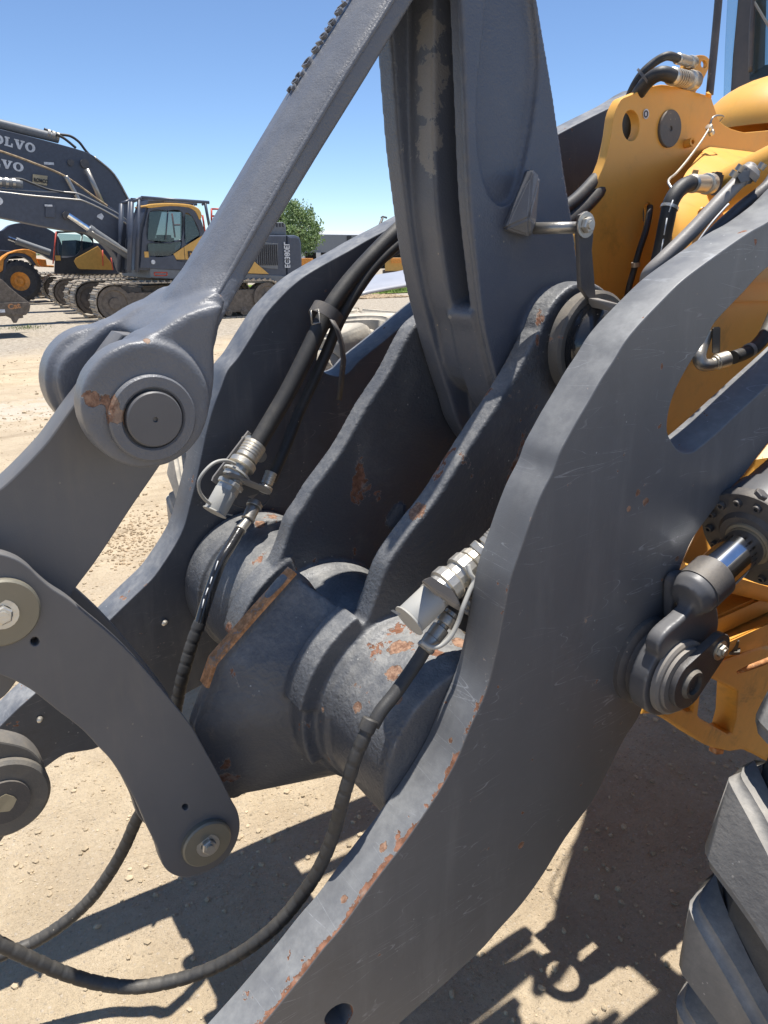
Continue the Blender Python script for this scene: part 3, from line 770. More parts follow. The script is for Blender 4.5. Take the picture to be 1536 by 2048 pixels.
# ---- front frame (yellow)
G_out = [(1172, 423), (1182, 397), (1197, 355), (1211, 321), (1222, 270), (1226, 241), (1231, 221), (1242, 199), (1253, 193), (1304, 173), (1324, 169), (1344, 172),
   (1409, 189), (1422, 193), (1432, 224), (1441, 244), (1463, 258), (1490, 265), (1545, 260), (1750, 240), (1800, 560), (1700, 1000), (1500, 1040), (1300, 1020), (1100, 930), (1000, 880), (1040, 760), (1120, 600), (1150, 490)]
tower = plateX('tower_plate', G_out, 1.6188, .0319, M['yellow'], LD, smooth=True, sub=2, sharp=(12, 13, 17, 19, 20), holes=[
   [(1262 + 17*math.cos(t*.3927), 251 + 31*math.sin(t*.3927)) for t in range(16)],
   [(1297, 405), (1303, 412), (1305, 428), (1304, 445), (1296, 452), (1288, 445), (1286, 425), (1290, 410)]])
lathe('pin_cover', W(1337, 258, 1.6188), (-1, 0, 0), [(.0524, 0), (.0524, .0068), (.0502, .0091), (.008, .0091), (.0068, .0046), (0, .0046)], M['dark_boss'], tower, 40)
ring_lathe('grease_port', W(1371, 288, 1.6188), (-1, .15, .1), [(.0068, 0), (.0131, 0), (.0131, .03), (.0068, .03)], M['yellow'], tower, 16)
# dark pivot end of the far arm seen through the opening
tube('grease_line', [W(1243, 300, 1.71), W(1265, 262, 1.6758), W(1272, 240, 1.6644), W(1280, 225, 1.6644)], .0068, M['plated'], LD, 8)
# round sticker
st_ = lathe('sticker', W(1292, 228, 1.6171), (-1, 0, 0), [(.0137, 0), (.0137, .0007), (0, .0007)], M['white_paint'], tower, 24)
ring_lathe('sticker_print', W(1292, 228, 1.6159), (-1, 0, 0), [(.0063, 0), (.0097, 0), (.0097, .0007), (.0063, .0007)], M['black_print'], st_, 20)
# lug with the two bulkhead fittings
lug = plateX('hose_lug', [(1390, 112), (1406, 110), (1416, 115), (1421, 126), (1413, 146), (1402, 167), (1391, 185), (1350, 174), (1363, 144), (1371, 125)], 1.6416, .0137, M['yellow'], LD,
   holes=[[(1408 + 5.928*math.cos(t*.524), 128 + 8*math.sin(t*.524)) for t in range(12)]], sharp=(6, 7), bevel=.0014)
def fitting(name, a, b, r, mat, parent, n=4):
    """crimped ferrule and hex from a (hose side) to b"""
    a, b = Vector(a), Vector(b); L = (b - a).length; d = b - a
    pr = [(r*.8, 0), (r, L*.03)]
    for i in range(n):
        z = L*(.05 + .42*i/n); pr += [(r, z), (r, z + L*.06), (r*.93, z + L*.075), (r*.93, z + L*.095)]
    pr += [(r*.98, L*.48), (r*.98, L*.60), (r*.72, L*.62), (r*.72, L*.68), (r*1.12, L*.69), (r*1.18, L*.72), (r*1.18, L*.88), (r*1.05, L*.9), (r*.8, L*.92), (r*.8, L)]
    return lathe(name, a, d, pr, mat, parent, 20, auto=25)
fitting('fitting', W(1354, 117, 1.596), W(1390, 126, 1.6416), .0154, M['plated'], LD, 2)
fitting('fitting', W(1342, 152, 1.5504), W(1393, 163, 1.6416), .0239, M['plated'], LD, 5)
tube('hose', [W(1358, 118, 1.596), W(1335, 112, 1.596), W(1310, 124, 1.6188), W(1282, 150, 1.6416), (W(1262, 185, 1.6644)), W(1250, 225, 1.71), W(1240, 300, 1.71)], .012, M['rubber_hose'], LD, 14)
tube('hose', [W(1346, 153, 1.5504), W(1322, 147, 1.5618), W(1298, 160, 1.596), W(1278, 185, 1.6302), W(1262, 215, 1.6758), W(1248, 300, 1.6986)], .0199, M['rubber_hose'], LD, 16)
ring_lathe('hose_clip', W(1287, 157, 1.6131), W(1305, 140, 1.596) - W(1265, 180, 1.6416), [(.0274, 0), (.0319, 0), (.0319, .0068), (.0274, .0068)], M['pin_grey'], LD, 20)
# hoses that drop behind the tower towards the centre
tube('hose', [W(1215, 330, 1.6758), W(1180, 370, 1.6302), W(1150, 400, 1.596), W(1110, 430, 1.5732)], .0182, M['rubber_hose'], LD, 14)
tube('hose', [W(1222, 350, 1.6758), W(1190, 390, 1.6302), W(1155, 425, 1.596), W(1110, 460, 1.5732)], .0228, M['rubber_hose'], LD, 14)
# cross member between the towers
rows = []
ends = [(1.62, 1409, 298), (1.53, 1392, 318), (1.44, 1372, 345), (1.35, 1353, 380), (1.25, 1343, 425), (1.21, 1345, 490), (1.20, 1335, 600)]
V, F = [], []
for (x, px, py) in ends:
    p = W(px, py, x)
    for yy in (p.y, p.y - .03, p.y - .2, p.y - .9): V.append(Vector((x, yy, p.z + (.0 if yy == p.y else .010))))
nr = len(ends)
for i in range(nr-1):
    for j in range(3): F.append((i*4+j, i*4+j+1, (i+1)*4+j+1, (i+1)*4+j))
b0 = len(V)
for v in V[:nr*4]: pass
V += [W(1350, 600, 1.62), W(1350, 600, 1.62) + Vector((0, -.9, 0))]
F.append(tuple([i*4 for i in range(nr)] + [b0])[::-1]); F.append(tuple([i*4+3 for i in range(nr)] + [b0+1])); F.append(((nr-1)*4, b0, b0+1, (nr-1)*4+3))
cm = obj('cross_member', V, F, M['yellow'], LD, smooth=True)
bmx = bmesh.new(); bmx.from_mesh(cm.data); bmesh.ops.recalc_face_normals(bmx, faces=bmx.faces); bmx.to_mesh(cm.data); bmx.free(); shade_auto(cm, 40)
cyb = lathe('port_boss', W(1425, 392, 1.254), W(1500, 355, 1.1628) - W(1425, 392, 1.254), [(.03, 0), (.0513, .0114), (.05, .03), (.05, .342)], M['yellow'], LD, 32)
# elbow block and the printed hose
hull('elbow_block', [W(a, b, x) for x in (1.1628, 1.254) for a, b in [(1408, 352), (1430, 342), (1449, 346), (1440, 388), (1420, 392), (1405, 380)]], M['black_steel'], LD, .0046)
fitting('fitting', W(1383, 367, 1.14), W(1424, 368, 1.1742), .0205, M['plated'], LD, 1)
tube('hose', [W(1398, 368, 1.1514), W(1376, 368, 1.14), W(1356, 382, 1.14), W(1342, 405, 1.14), W(1334, 440, 1.14), W(1324, 490, 1.1514), W(1312, 545, 1.1628), W(1306, 600, 1.1856)], .0177, M['rubber_hose'], LD, 18)
for q, (a, b) in enumerate([((1346, 400), (1338, 424)), ((1334, 436), (1328, 470)), ((1327, 478), (1320, 512))]):
    tube('hose_print', [W(*a, 1.1206), W(*b, 1.1206)], .0014, M['white_paint'], LD, 5)
lathe('hose_clamp', W(1340, 412, 1.14), W(1330, 440, 1.14) - W(1342, 405, 1.14), [(.0203, 0), (.0203, .0068), (0, .0068)], M['plated'], LD, 18)
# steel pipes with the flange clamp
tube('steel_pipe', [W(1502, 336, .97), W(1488, 352, .97), W(1440, 402, .97), W(1380, 466, .98), W(1325, 520, .99), W(1300, 545, 1.0), (W(1294, 562, 1.01)), W(1302, 573, 1.03), W(1330, 566, 1.06)], .0148, M['pipe_grey'], LD, 20)
lathe('pipe_sleeve', W(1478, 362, .97), W(1488, 352, .97) - W(1440, 402, .97), [(.0160, 0), (.0168, .003), (.0168, .03), (.015, .033)], M['pipe_grey'], LD, 20)
tube('steel_pipe', [W(1560, 330, .97), W(1536, 372, .965), W(1480, 418, .965), W(1432, 463, .97), W(1380, 520, .98), W(1340, 566, 1.0)], .0140, M['black_steel'], LD, 18)
tube('steel_pipe', [W(1560, 365, .97), W(1536, 400, .97), W(1470, 450, .975), W(1410, 520, .98)], .0135, M['rubber_hose'], LD, 18)
tube('wire', [W(1457, 408, 1.0), W(1420, 450, 1.0), W(1370, 520, 1.01), W(1330, 572, 1.02)], .0022, M['white_paint'], LD, 8)
cl = hull('flange_clamp', [W(a, b, x) for x in (.95, 1.0) for a, b in [(1468, 352), (1482, 336), (1512, 334), (1520, 350), (1508, 366), (1480, 372)]], M['pin_grey'], LD, .006)
lathe('pipe_dome', W(1494, 352, .965), (-.5, -.3, .8), [(.022, 0), (.021, .012), (.014, .02), (0, .023)], M['pipe_grey'], cl, 24)
for a, b in ((1476, 342), (1464, 354), (1507, 350), (1520, 338)):
    ring_lathe('cap_screw', W(a, b, .955), (-.45, -.2, .85), [(.0035, 0), (.008, 0), (.008, .012), (.0035, .012)], M['bare_steel'], cl, 14)
# little brake line
tube('brake_line', [W(1419, 252, 1.5504), W(1425, 236, 1.5504), W(1436, 231, 1.5504), W(1447, 234, 1.5618), W(1440, 243, 1.5732)], .0032, M['bare_steel'], LD, 8)
lathe('line_union', W(1421, 262, 1.5504), W(1413, 242, 1.5504) - W(1421, 262, 1.5504), [(.0068, -.0137), (.0097, -.0114), (.0097, 0), (.0068, .0023), (.0108, .0068), (.0108, .0182), (0, .0205)], M['plated'], LD, 10)
tube('brake_line', [W(1419, 256, 1.5504), W(1403, 282, 1.5162), W(1375, 320, 1.4592), W(1352, 347, 1.4136), W(1339, 358, 1.3908), W(1337, 366, 1.368), W(1345, 380, 1.3452), W(1350, 395, 1.3224), W(1357, 412, 1.2996), W(1362, 420, 1.2882), W(1372, 420, 1.2768), W(1413, 416, 1.254)], .0036, M['plated'], LD, 8)
# small hose out of the slotted hole
tube('hose', [W(1300, 408, 1.653), W(1299, 425, 1.596), W(1292, 460, 1.5789), W(1279, 500, 1.5732), W(1268, 540, 1.5789), W(1258, 575, 1.5846), W(1250, 620, 1.596)], .0097, M['rubber_hose'], LD, 12)
lathe('hose_clamp', W(1271, 534, 1.5732), (0, .1368, 1), [(.0137, 0), (.0137, .0137), (0, .0137)], M['plated'], LD, 12)

# plate behind the slot with the big elbow
obj('side_plate', [W(1300, 590, 1.25), W(1660, 575, 1.25), W(1660, 940, 1.25), W(1240, 960, 1.25)], [(0, 1, 2, 3)], M['yellow'], LD).modifiers.new('solid', 'SOLIDIFY').thickness = .02
hull('frame_rail', [W(a, b, x) for x in (1.20, 1.245) for a, b in [(1440, 500), (1640, 500), (1640, 600), (1440, 604)]], M['yellow'], LD, .004)
hull('fitting_block', [W(a, b, x) for x in (1.08, 1.13) for a, b in [(1424, 655), (1441, 653), (1440, 706), (1424, 708)]], M['dark_boss'], LD, .003)
tube('elbow_pipe', [W(1414, 660, 1.10), W(1404, 690, 1.10), W(1398, 712, 1.09), W(1404, 728, 1.08), W(1420, 730, 1.07), W(1436, 727, 1.07)], [.0165, .0165, .0165, .0160, .0145, .0135], M['bare_steel'], LD, 20)
lathe('elbow_ferrule', W(1424, 727, 1.07), W(1472, 712, 1.05) - W(1424, 727, 1.07), [(.013, 0), (.013, .006), (.017, .008), (.017, .012), (.0195, .014), (.0195, .045), (.016, .048)], M['plated'], LD, 24)
tube('hose', [W(1466, 715, 1.05), W(1490, 706, 1.05), W(1510, 694, 1.05), W(1530, 670, 1.06), W(1552, 620, 1.08)], .0165, M['rubber_hose'], LD, 18)
lathe('hose_sleeve', W(1496, 702, 1.05), W(1512, 694, 1.05) - W(1496, 702, 1.05), [(.0175, 0), (.0180, .001), (.0180, .012), (0, .012)], M['cap_plastic'], LD, 20)

box('shade_deck', (1.18, -2.63, 1.945), (.12, 1.54, .05), M['yellow'], LD, bevel=.01)  # added deck that closes sunlit gaps in the ground shadow
ey = plateYZ('shadow_ring', circ_yz(0, 0, .078, 28), 0, .02, M['yellow_dirty'], LD, .003, holes=[circ_yz(0, 0, .047, 24)])  # added ring hidden behind the arm, casts the ring-shaped ground shadow
ey.matrix_basis = Matrix.Translation((1.075, -1.475, 1.0)); WM[ey.name] = ey.matrix_basis.copy()
box('shadow_ring_arm', (1.16, -1.60, 1.0), (.12, .20, .02), M['yellow_dirty'], LD, bevel=.004)  # added bar holding the shadow ring, shades the ground beside it
box('frame_shade_deck', (1.12, -2.12, 1.02), (.26, .96, .07), M['yellow_dirty'], LD, bevel=.008)  # added block that keeps the sun off the ground beside the arm
# lower frame: bright sloping flank, ledge with big bolt, ladder casting
fl = [W(1560, 855, 1.10), W(1505, 920, 1.10), W(1440, 995, 1.10), W(1395, 1060, 1.09), W(1366, 1120, 1.08), W(1372, 1130, 1.05), W(1420, 1140, .99), W(1560, 1180, .95), W(1640, 900, .98)]
obj('frame_flank', fl + [p + Vector((.03, -.02, -.06)) for p in fl], [tuple(range(9))] + [(i, i+9, (i+1) % 9 + 9, (i+1) % 9) for i in range(9)] + [tuple(range(17, 8, -1))], M['yellow'], LD)
bolt(W(1528, 918, 1.085), (-.5, .2, .85), .012, M['yellow'], LD, washer=False)
hull('frame_wall', [W(a, b, x) for x in (1.16, 1.24) for a, b in [(1350, 1150), (1400, 1140), (1560, 1150), (1600, 1300), (1420, 1345), (1330, 1345)]], M['yellow_dirty'], LD, .01)
hull('frame_ledge', [W(1432, 1272, 1.0), W(1445, 1288, .95), W(1560, 1235, .95), W(1560, 1205, 1.02), W(1450, 1262, 1.05), W(1432, 1282, 1.0), W(1450, 1316, .96), W(1560, 1285, .95)], M['yellow_dirty'], LD, .004)
bb = lathe('anchor_bolt', W(1462, 1300, .965), (0, 0, 1), [(.026, -.002), (.026, .006), (.0185, .007), (.0185, .036), (.015, .040), (0, .040)], M['dark_boss'], LD, 6, 20)
lad = [(1283, 1430), (1300, 1392), (1330, 1340), (1420, 1330), (1560, 1300), (1620, 1500), (1560, 1530), (1490, 1501), (1461, 1504), (1414, 1492), (1356, 1454), (1309, 1430)]
plateX('ladder_casting', lad, 1.0, .07, M['yellow_dirty'], LD, sub=3, sharp=(0, 5, 8), bevel=.008, hs=False, holes=[
   [(1386, 1372), (1388, 1395), (1384, 1422), (1376, 1424), (1348, 1410), (1344, 1404), (1352, 1380), (1362, 1362)], [(1406, 1356), (1412, 1352), (1468, 1378), (1474, 1384), (1470, 1440), (1463, 1465), (1456, 1468), (1402, 1438), (1397, 1430)]])
lathe('frame_stud', W(1443, 1475, 1.05), (0, 0, 1), [(.014, -.03), (.014, .10), (.02, .10), (.022, .17), (.0, .17)], M['rusty_edge'], LD, 20)
lathe('frame_nut', W(1433, 1497, 1.03), (0, 0, 1), [(.018, -.008), (.024, -.006), (.024, .012), (0, .012)], M['rusty_edge'], LD, 6, 20)
tube('grease_lever', [W(1475, 1345, .97), W(1500, 1335, .94), W(1560, 1312, .9)], [.004, .008, .009], M['rusty_edge'], LD, 8)
box('belly_frame', (1.45, -2.6, 1.3), (.5, .7, .4), M['yellow_dirty'], LD, bevel=.02)
box('frame_body', (1.42, -3.45, 1.45), (1.25, 1.9, .8), M['dark_boss'], LD, bevel=.03)  # chassis mass put in to shade the ground, dark behind the ladder openings
box('mudguard', (.17, -2.6, 1.80), (.72, .8, .05), M['pale_grey'], LD, bevel=.01)  # out of view behind the near wheel, put in to shade the ground
box('front_axle', (2.2, -1.86, .80), (.7, .34, .34), M['yellow_dirty'], LD, bevel=.06)

# ---- wheels
def tyre(name, xc, mat, groove, lab, dusty):
    Rr, Wd = .875, .66
    ax = Vector((xc, -1.83, .875))
    wh = bpy.data.objects.new('wheel', None); put(wh, Matrix.Translation(ax), LD); tag(wh, lab)
    hw = Wd/2
    prof = [(.42, -hw*.78), (.50, -hw*.92), (.62, -hw*1.02), (.72, -hw), (.785, -hw*.93), (.822, -hw*.82), (.834, -hw*.6), (.838, 0), (.834, hw*.6), (.822, hw*.82), (.785, hw*.93), (.72, hw), (.62, hw*1.02), (.50, hw*.92), (.42, hw*.78)]
    c = ring_lathe('tyre', ax, (1, 0, 0), prof, groove, wh, 72)
    lathe('rim', ax - Vector((hw*.8, 0, 0)), (1, 0, 0), [(.0, .12), (.2, .10), (.36, .06), (.42, .0), (.42, Wd*.8), (.36, Wd*.74), (0, Wd*.7)], M['yellow'], wh, 40)
    # one lug: a bent bar from the shoulder to past the centre line, with chamfered flanks
    N = 22; ref = {}
    for sgn in (-1, 1):
        # centre path (x, theta offset, half width in metres, radius)
        path = [(-hw*1.02, -.01, .070, .66, .72), (-hw*1.01, -.005, .078, .72, .83), (-hw*.97, .0, .080, .76, .866), (-hw*.88, .012, .078, .80, .874), (-hw*.66, .06, .068, .82, Rr), (-hw*.46, .125, .062, .82, Rr), (-hw*.22, .185, .054, .82, Rr), (hw*.02, .215, .052, .82, Rr), (hw*.10, .222, .046, .82, Rr)]
        fine = []
        for a_, b_ in zip(path[:-1], path[1:]):
            for q_ in (0, .5): fine.append(tuple(a_[k_] + (b_[k_] - a_[k_])*q_ for k_ in range(5)))
        path = fine + [path[-1]]
        path = [path[0]] + [tuple((path[i_-1][k_] + 2*path[i_][k_] + path[i_+1][k_])/4 for k_ in range(5)) for i_ in range(1, len(path)-1)] + [path[-1]]
        V, F = [], []
        for (x, th, w, r0, r1) in path:
            x *= -sgn if False else 1
            xx = x if sgn < 0 else -x
            for (ww, rr) in ((-w*1.3, r0), (-w, r1), (w, r1), (w*1.3, r0)):
                a = th + ww / .85
                V.append(Vector((xx, math.sin(a)*rr, math.cos(a)*rr)))
        k = 4
        for i in range(len(path)-1):
            for j in range(k): F.append((i*k+j, i*k+(j+1) % k, (i+1)*k+(j+1) % k, (i+1)*k+j))
        F.append(tuple(range(k))); F.append(tuple((len(path)-1)*k+j for j in range(k)))
        for n in range(N):
            th = 2*math.pi*(n + (.5 if sgn > 0 else 0))/N
            wm = Matrix.Translation(ax) @ Matrix.Rotation(-th, 4, 'X')
            if n == 0:
                o = obj('tread_lug', [wm @ v for v in V], F, mat, wh, wm=wm)
                bmx = bmesh.new(); bmx.from_mesh(o.data); bmesh.ops.recalc_face_normals(bmx, faces=bmx.faces)
                ed_ = [e for e in bmx.edges if len(e.link_faces) == 2 and e.calc_face_angle(0) > R(38)]
                bmesh.ops.bevel(bmx, geom=ed_, offset=.015, segments=3, affect='EDGES')
                bmx.to_mesh(o.data); bmx.free(); shade_auto(o, 70); r_ = o
            else: dup(r_, wm, wh)
    return wh
tyre('near', .19, M['tyre_rubber'], M['tyre_groove'], 'near front wheel with grey dusty tread blocks', False)
tyre('far', 2.90, M['tyre_dusty'], M['tyre_dusty'], 'far front wheel with pale dust caked tread', True)
# mudguard over the far wheel
V, F = [], []
pts = []
q = [(696, 594), (735, 584), (770, 577), (810, 570), (860, 562)]
pts = [(W(a, b, 3.14).y, W(a, b, 3.14).z) for a, b in q]
y1, z1 = pts[-1]; pts += [(y1 - .2, z1 + .03), (y1 - .5, z1 + .0), (y1 - .8, z1 - .15), (y1 - 1.0, z1 - .4)]
for (y, z) in pts:
    for x, dz in ((3.14, -.010), (3.14, -.004), (3.155, 0), (3.45, .03), (3.46, .026), (3.46, -.01)): V.append((x, y, z + dz))
for i in range(len(pts)-1):
    for j in range(5): F.append((i*6+j, i*6+j+1, (i+1)*6+j+1, (i+1)*6+j))
mg = obj('mudguard', V, F, M['pale_grey'], LD, smooth=True); mg.modifiers.new('solid', 'SOLIDIFY').thickness = .008

# ---- cab corner
yc = -3.7
def CP(px, py): return WY(px, py, yc)
box('cab_roof', (1.3, -4.6, 3.65), (1.7, 2.0, .14), M['far_yellow'], LD, bevel=.03)
g0, g1 = CP(1450, 262), CP(1452, -330)
V = [CP(1448, 240), CP(1452, 100), CP(1457, 0), CP(1470, -330), CP(1482, -330), CP(1476, 0), CP(1466, 110), CP(1459, 215)]
cabn = obj('cab_side_glass', [*V], [tuple(range(8))], M['clear_glass'], LD); cabn.modifiers.new('s', 'SOLIDIFY').thickness = .01
V = [CP(1459, 222), CP(1466, 110), CP(1476, 0), CP(1486, -330), CP(1506, -330), CP(1504, 0), CP(1501, 150), CP(1530, 130), CP(1700, 110), CP(1700, 150), CP(1536, 166), CP(1500, 183)]
pil = obj('cab_pillar', V + [p + Vector((0, -.12, 0)) for p in V], [tuple(range(12)), tuple(range(23, 11, -1))] + [(i, (i+1) % 12, (i+1) % 12 + 12, i+12) for i in range(12)], M['cab_frame'] if 'cab_frame' in M else M['black_steel'], LD)
obj('windscreen', [CP(1501, 160), CP(1504, 0), CP(1506, -330), CP(1800, -330), CP(1800, 130)], [(0, 1, 2, 3, 4)], M['cab_glass'], LD).modifiers.new('s', 'SOLIDIFY').thickness = .008
tube('wiper', [CP(1508, 145) + Vector((0, .03, 0)), CP(1511, 60) + Vector((0, .03, 0)), CP(1517, -40) + Vector((0, .03, 0))], [.010, .013, .008], M['black_steel'], LD, 8)
tube('wiper', [CP(1512, 0) + Vector((0, .03, 0)), CP(1536, 40) + Vector((0, .03, 0)), CP(1560, 80) + Vector((0, .03, 0))], .006, M['pipe_grey'], LD, 8)
cf_ = CP(1520, 165)
box('cab_seat', (1.2, -4.7, 2.75), (.6, .5, .9), M['interior'], LD, bevel=.1)
box('cab_back_wall', (1.25, -5.55, 2.9), (1.55, .06, 1.4), M['interior'], LD)
# domed yellow lamp housing below the cab glass
dm = WY(1570, 268, -3.3)
V, F = [], []; nu, nv = 28, 12
for j in range(nv+1):
    ph = math.pi/2*j/nv
    for i in range(nu):
        th = 2*math.pi*i/nu
        V.append(dm + Vector((math.cos(th)*math.cos(ph)*.34, math.sin(th)*math.cos(ph)*.36, math.sin(ph)*.22)))
for j in range(nv):
    for i in range(nu): F.append((j*nu+i, j*nu+(i+1) % nu, (j+1)*nu+(i+1) % nu, (j+1)*nu+i))
obj('front_cowl', V, F, M['yellow'], LD, smooth=True)
box('front_cowl_base', (dm.x, dm.y - .2, dm.z - .3), (.6, .6, .62), M['yellow'], LD, bevel=.05)
tube('handrail', [WY(1419, 190, -2.3), WY(1427, 110, -2.3), WY(1437, 0, -2.3), WY(1446, -120, -2.3)], .0115, M['black_steel'], LD, 12)
hull('tower_cap', [W(1410, 186, 1.40), W(1424, 190, 1.40), W(1424, 197, 1.45), W(1410, 194, 1.45), W(1416, 182, 1.42)], M['yellow'], LD, .002)

# ---- auxiliary hydraulic hoses on the far arm
XF = 1.924
tube('hose', [W(960, 345, 1.885), W(880, 395, 1.873), W(800, 458, 1.873), W(745, 512, 1.873), W(700, 562, 1.873), W(668, 605, 1.867), W(642, 650, 1.86), W(612, 712, 1.847), W(575, 785, 1.834), (W(540, 845, 1.821)), W(512, 892, 1.808)], 0.0243, M['rubber_hose'], LD, 20)
tube('hose', [W(960, 370, 1.873), W(880, 425, 1.867), W(803, 482, 1.86), W(752, 530, 1.86), W(712, 585, 1.86), W(680, 640, 1.86), W(655, 700, 1.86), W(628, 760, 1.86), W(598, 825, 1.854), W(577, 880, 1.834), W(560, 920, 1.821), W(541, 962, 1.808)], .016, M['rubber_hose'], LD, 16)
for k in range(7):
    pass
ring_lathe('hose_strap', W(652, 630, 1.86), W(668, 605, 1.867) - W(636, 663, 1.86), [(.0437, -.0167), (.0468, -.0167), (.0468, .0167), (.0437, .0167)], M['black_steel'], LD, 28)
bk = W(632, 634, 1.803)
tube('strap_buckle', [bk + Vector((0, dy, dz)) for dy, dz in ((.0128, -.018), (.0154, .018), (-.0077, .0205), (-.0128, -.0154), (.0128, -.018))], .0028, M['bare_steel'], LD, 8, smooth=False)
tl = [W(664, 640, 1.796), W(676, 662, 1.796), W(684, 690, 1.796), W(687, 720, 1.796), W(683, 760, 1.808), W(678, 800, 1.821)]
V, F = [], []
for i, p in enumerate(tl): V += [p + Vector((0, .009, .0026)), p + Vector((.0051, -.0103, -.0026))]
for i in range(len(tl)-1): F.append((2*i, 2*i+1, 2*i+3, 2*i+2))
obj('strap_tail', V, F, M['black_steel'], LD, smooth=True).modifiers.new('s', 'SOLIDIFY').thickness = .0023

def cap_and_strap(base, d, r, strap_pts, parent, tab):
    d = Vector(d).normalized()
    cp = lathe('dust_cap', base, d, [(r*.98, -.002), (r, 0), (r*1.0, r*1.9), (r*.93, r*2.08), (0, r*2.1)], M['cap_plastic'], parent, 32)
    rim_c = Vector(base) + d*r*2.0
    lathe('cap_flange', rim_c, d, [(0, 0), (r*1.06, 0), (r*1.12, .0015), (r*1.12, .0035), (0, .0035)], M['cap_plastic'], cp, 28)
    hull('cap_tab', [rim_c + tab*r*.9 + Vector((0, .004, 0)), rim_c + tab*r*.9 - Vector((0, .004, 0)), rim_c + tab*r*1.7 + Vector((0, .003, 0)), rim_c + tab*r*1.7 - Vector((0, .003, 0)),
        rim_c + tab*r*.9 + d*.004, rim_c + tab*r*1.7 + d*.004], M['cap_plastic'], cp, .0008)
    tube('cap_strap', strap_pts, .0045, M['cap_plastic'], cp, 12)
    return cp
def coupling(a, b, r, parent):
    """quick coupling body along a->b with sleeves and hexes"""
    a, b = Vector(a), Vector(b); L = (b-a).length
    fr = [(0, .85), (.10, .85), (.11, 1.0), (.2, 1.0), (.21, .8), (.24, .8), (.25, 1.12), (.42, 1.12), (.43, .9), (.55, .9), (.56, 1.05), (.60, 1.18), (.74, 1.18), (.76, 1.0), (1, 1.0)]
    return lathe('quick_coupling', a, b - a, [(r*.0, 0)] + [(r*q, L*t) for t, q in fr] + [(0, L)], M['plated'], parent, 14, auto=25)

# far coupling, pointing down left
XC = 1.808
a = W(512, 888, XC); b = W(455, 975, 1.77)
fitting('fitting', a, W(478, 940, 1.783), .0314, M['plated'], LD, 4)
coupling(W(480, 937, 1.783), W(452, 985, 1.77), .0301, LD)
ring_lathe('strap_ring', W(474, 946, 1.78), b - a, [(.0334, 0), (.0385, 0), (.0385, .0051), (.0334, .0051)], M['cap_plastic'], LD, 26)
dd = (W(436, 1012, 1.764) - W(460, 968, 1.777)).normalized()
cap_and_strap(W(452, 983, 1.77), dd, .0301, [W(470, 928, 1.757), W(452, 921, 1.738), W(430, 925, 1.725), W(410, 942, 1.719), W(398, 962, 1.719), W(399, 982, 1.725), W(408, 997, 1.738), W(421, 1008, 1.751)], LD, Vector((0, -.75, -.3)).normalized())
# carrier plates of the far coupling
V1 = [(493, 863), (500, 868), (436, 960), (431, 972), (424, 966), (428, 955)]
plateX('coupling_bracket', [(497, 862), (503, 868), (490, 890), (440, 958), (444, 964), (470, 957), (520, 985), (505, 998), (452, 972), (432, 968), (424, 962), (427, 954)], 1.834, .0077, M['pipe_grey'], LD, smooth=False, bevel=.0013)
hull('coupling_plate', [W(446, 948, 1.744), W(462, 944, 1.744), W(535, 975, 1.744), W(543, 984, 1.757), W(540, 990, 1.77), W(470, 962, 1.757), W(444, 953, 1.757), W(446, 950, 1.834), W(540, 985, 1.847)], M['pipe_grey'], LD, .0019)
plateX('coupling_carrier', [(470, 965), (540, 990), (543, 996), (518, 1022), (500, 1020), (455, 1005), (460, 985)], 1.821, .0103, M['pin_grey'], LD, sub=2, holes=[circ(527, 984+2, 5, 4)], hs=False)
lathe('bracket_bolt', W(520, 912, 1.808), (-1, 0, 0), [(0, -.1026), (.0167, -.1026), (.0167, .0077), (.0141, .0103), (0, .0103)], M['bare_steel'], LD, 24)
lathe('bracket_bolt', W(496, 878, 1.834), (-1, .2565, .2565), [(0, -.0641), (.0103, -.0641), (.0103, .0154), (0, .0154)], M['plated'], LD, 12)
fitting('fitting', W(543, 944, 1.808), W(527, 985, 1.796), .0173, M['plated'], LD, 4)
fitting('fitting', W(495, 1040, 1.744), W(512, 1003, 1.77), .0186, M['bare_steel'], LD, 1)
lathe('ferrule', W(478, 1063, 1.731), W(495, 1040, 1.744) - W(478, 1063, 1.731), [(.016, 0), (.016, .0103), (.0134, .0116), (.0134, .0385), (0, .0385)], M['plated'], LD, 16)

def wrapped(name, pts, r, mat, parent, pitch=.028, start=0):
    """spiral wrapped hose: overlapping turns as real steps"""
    q = cr([tuple(p) for p in pts], False, 12)
    # resample evenly
    out = [q[0]]; acc = 0; step = pitch/7
    for i in range(1, len(q)):
        seg = q[i] - out[-1]
        while seg.length >= step:
            out.append(out[-1] + seg.normalized()*step); seg = q[i] - out[-1]
    rr = []
    rnd = random.Random(len(out))
    amp = 1.0
    for i in range(len(out)):
        ph = i % 7
        if ph == 0: amp = rnd.uniform(.6, 1.35)
        rr.append(r*(.94 if ph == 0 else (1.02 + .04*(amp - 1) + .006*ph)))
    return tube(name, out, rr, mat, parent, 16, smooth=False)
h2 = [W(480, 1060, 1.731), W(462, 1090, 1.706), W(441, 1125, 1.68), W(422, 1175, 1.667), W(409, 1215, 1.654), W(399, 1248, 1.648)]
tube('hose', h2, .0152, M['black_gloss'], LD, 16)
for i in range(9):
    t0 = i/9.; 
for (p, q) in (((436, 1122), (430, 1140)), ((424, 1154), (420, 1168)), ((416, 1176), (411, 1190)), ((408, 1198), (404, 1216))):
    tube('hose_print', [W(*p, 1.652), W(*q, 1.638)], .0014, M['white_paint'], LD, 5)
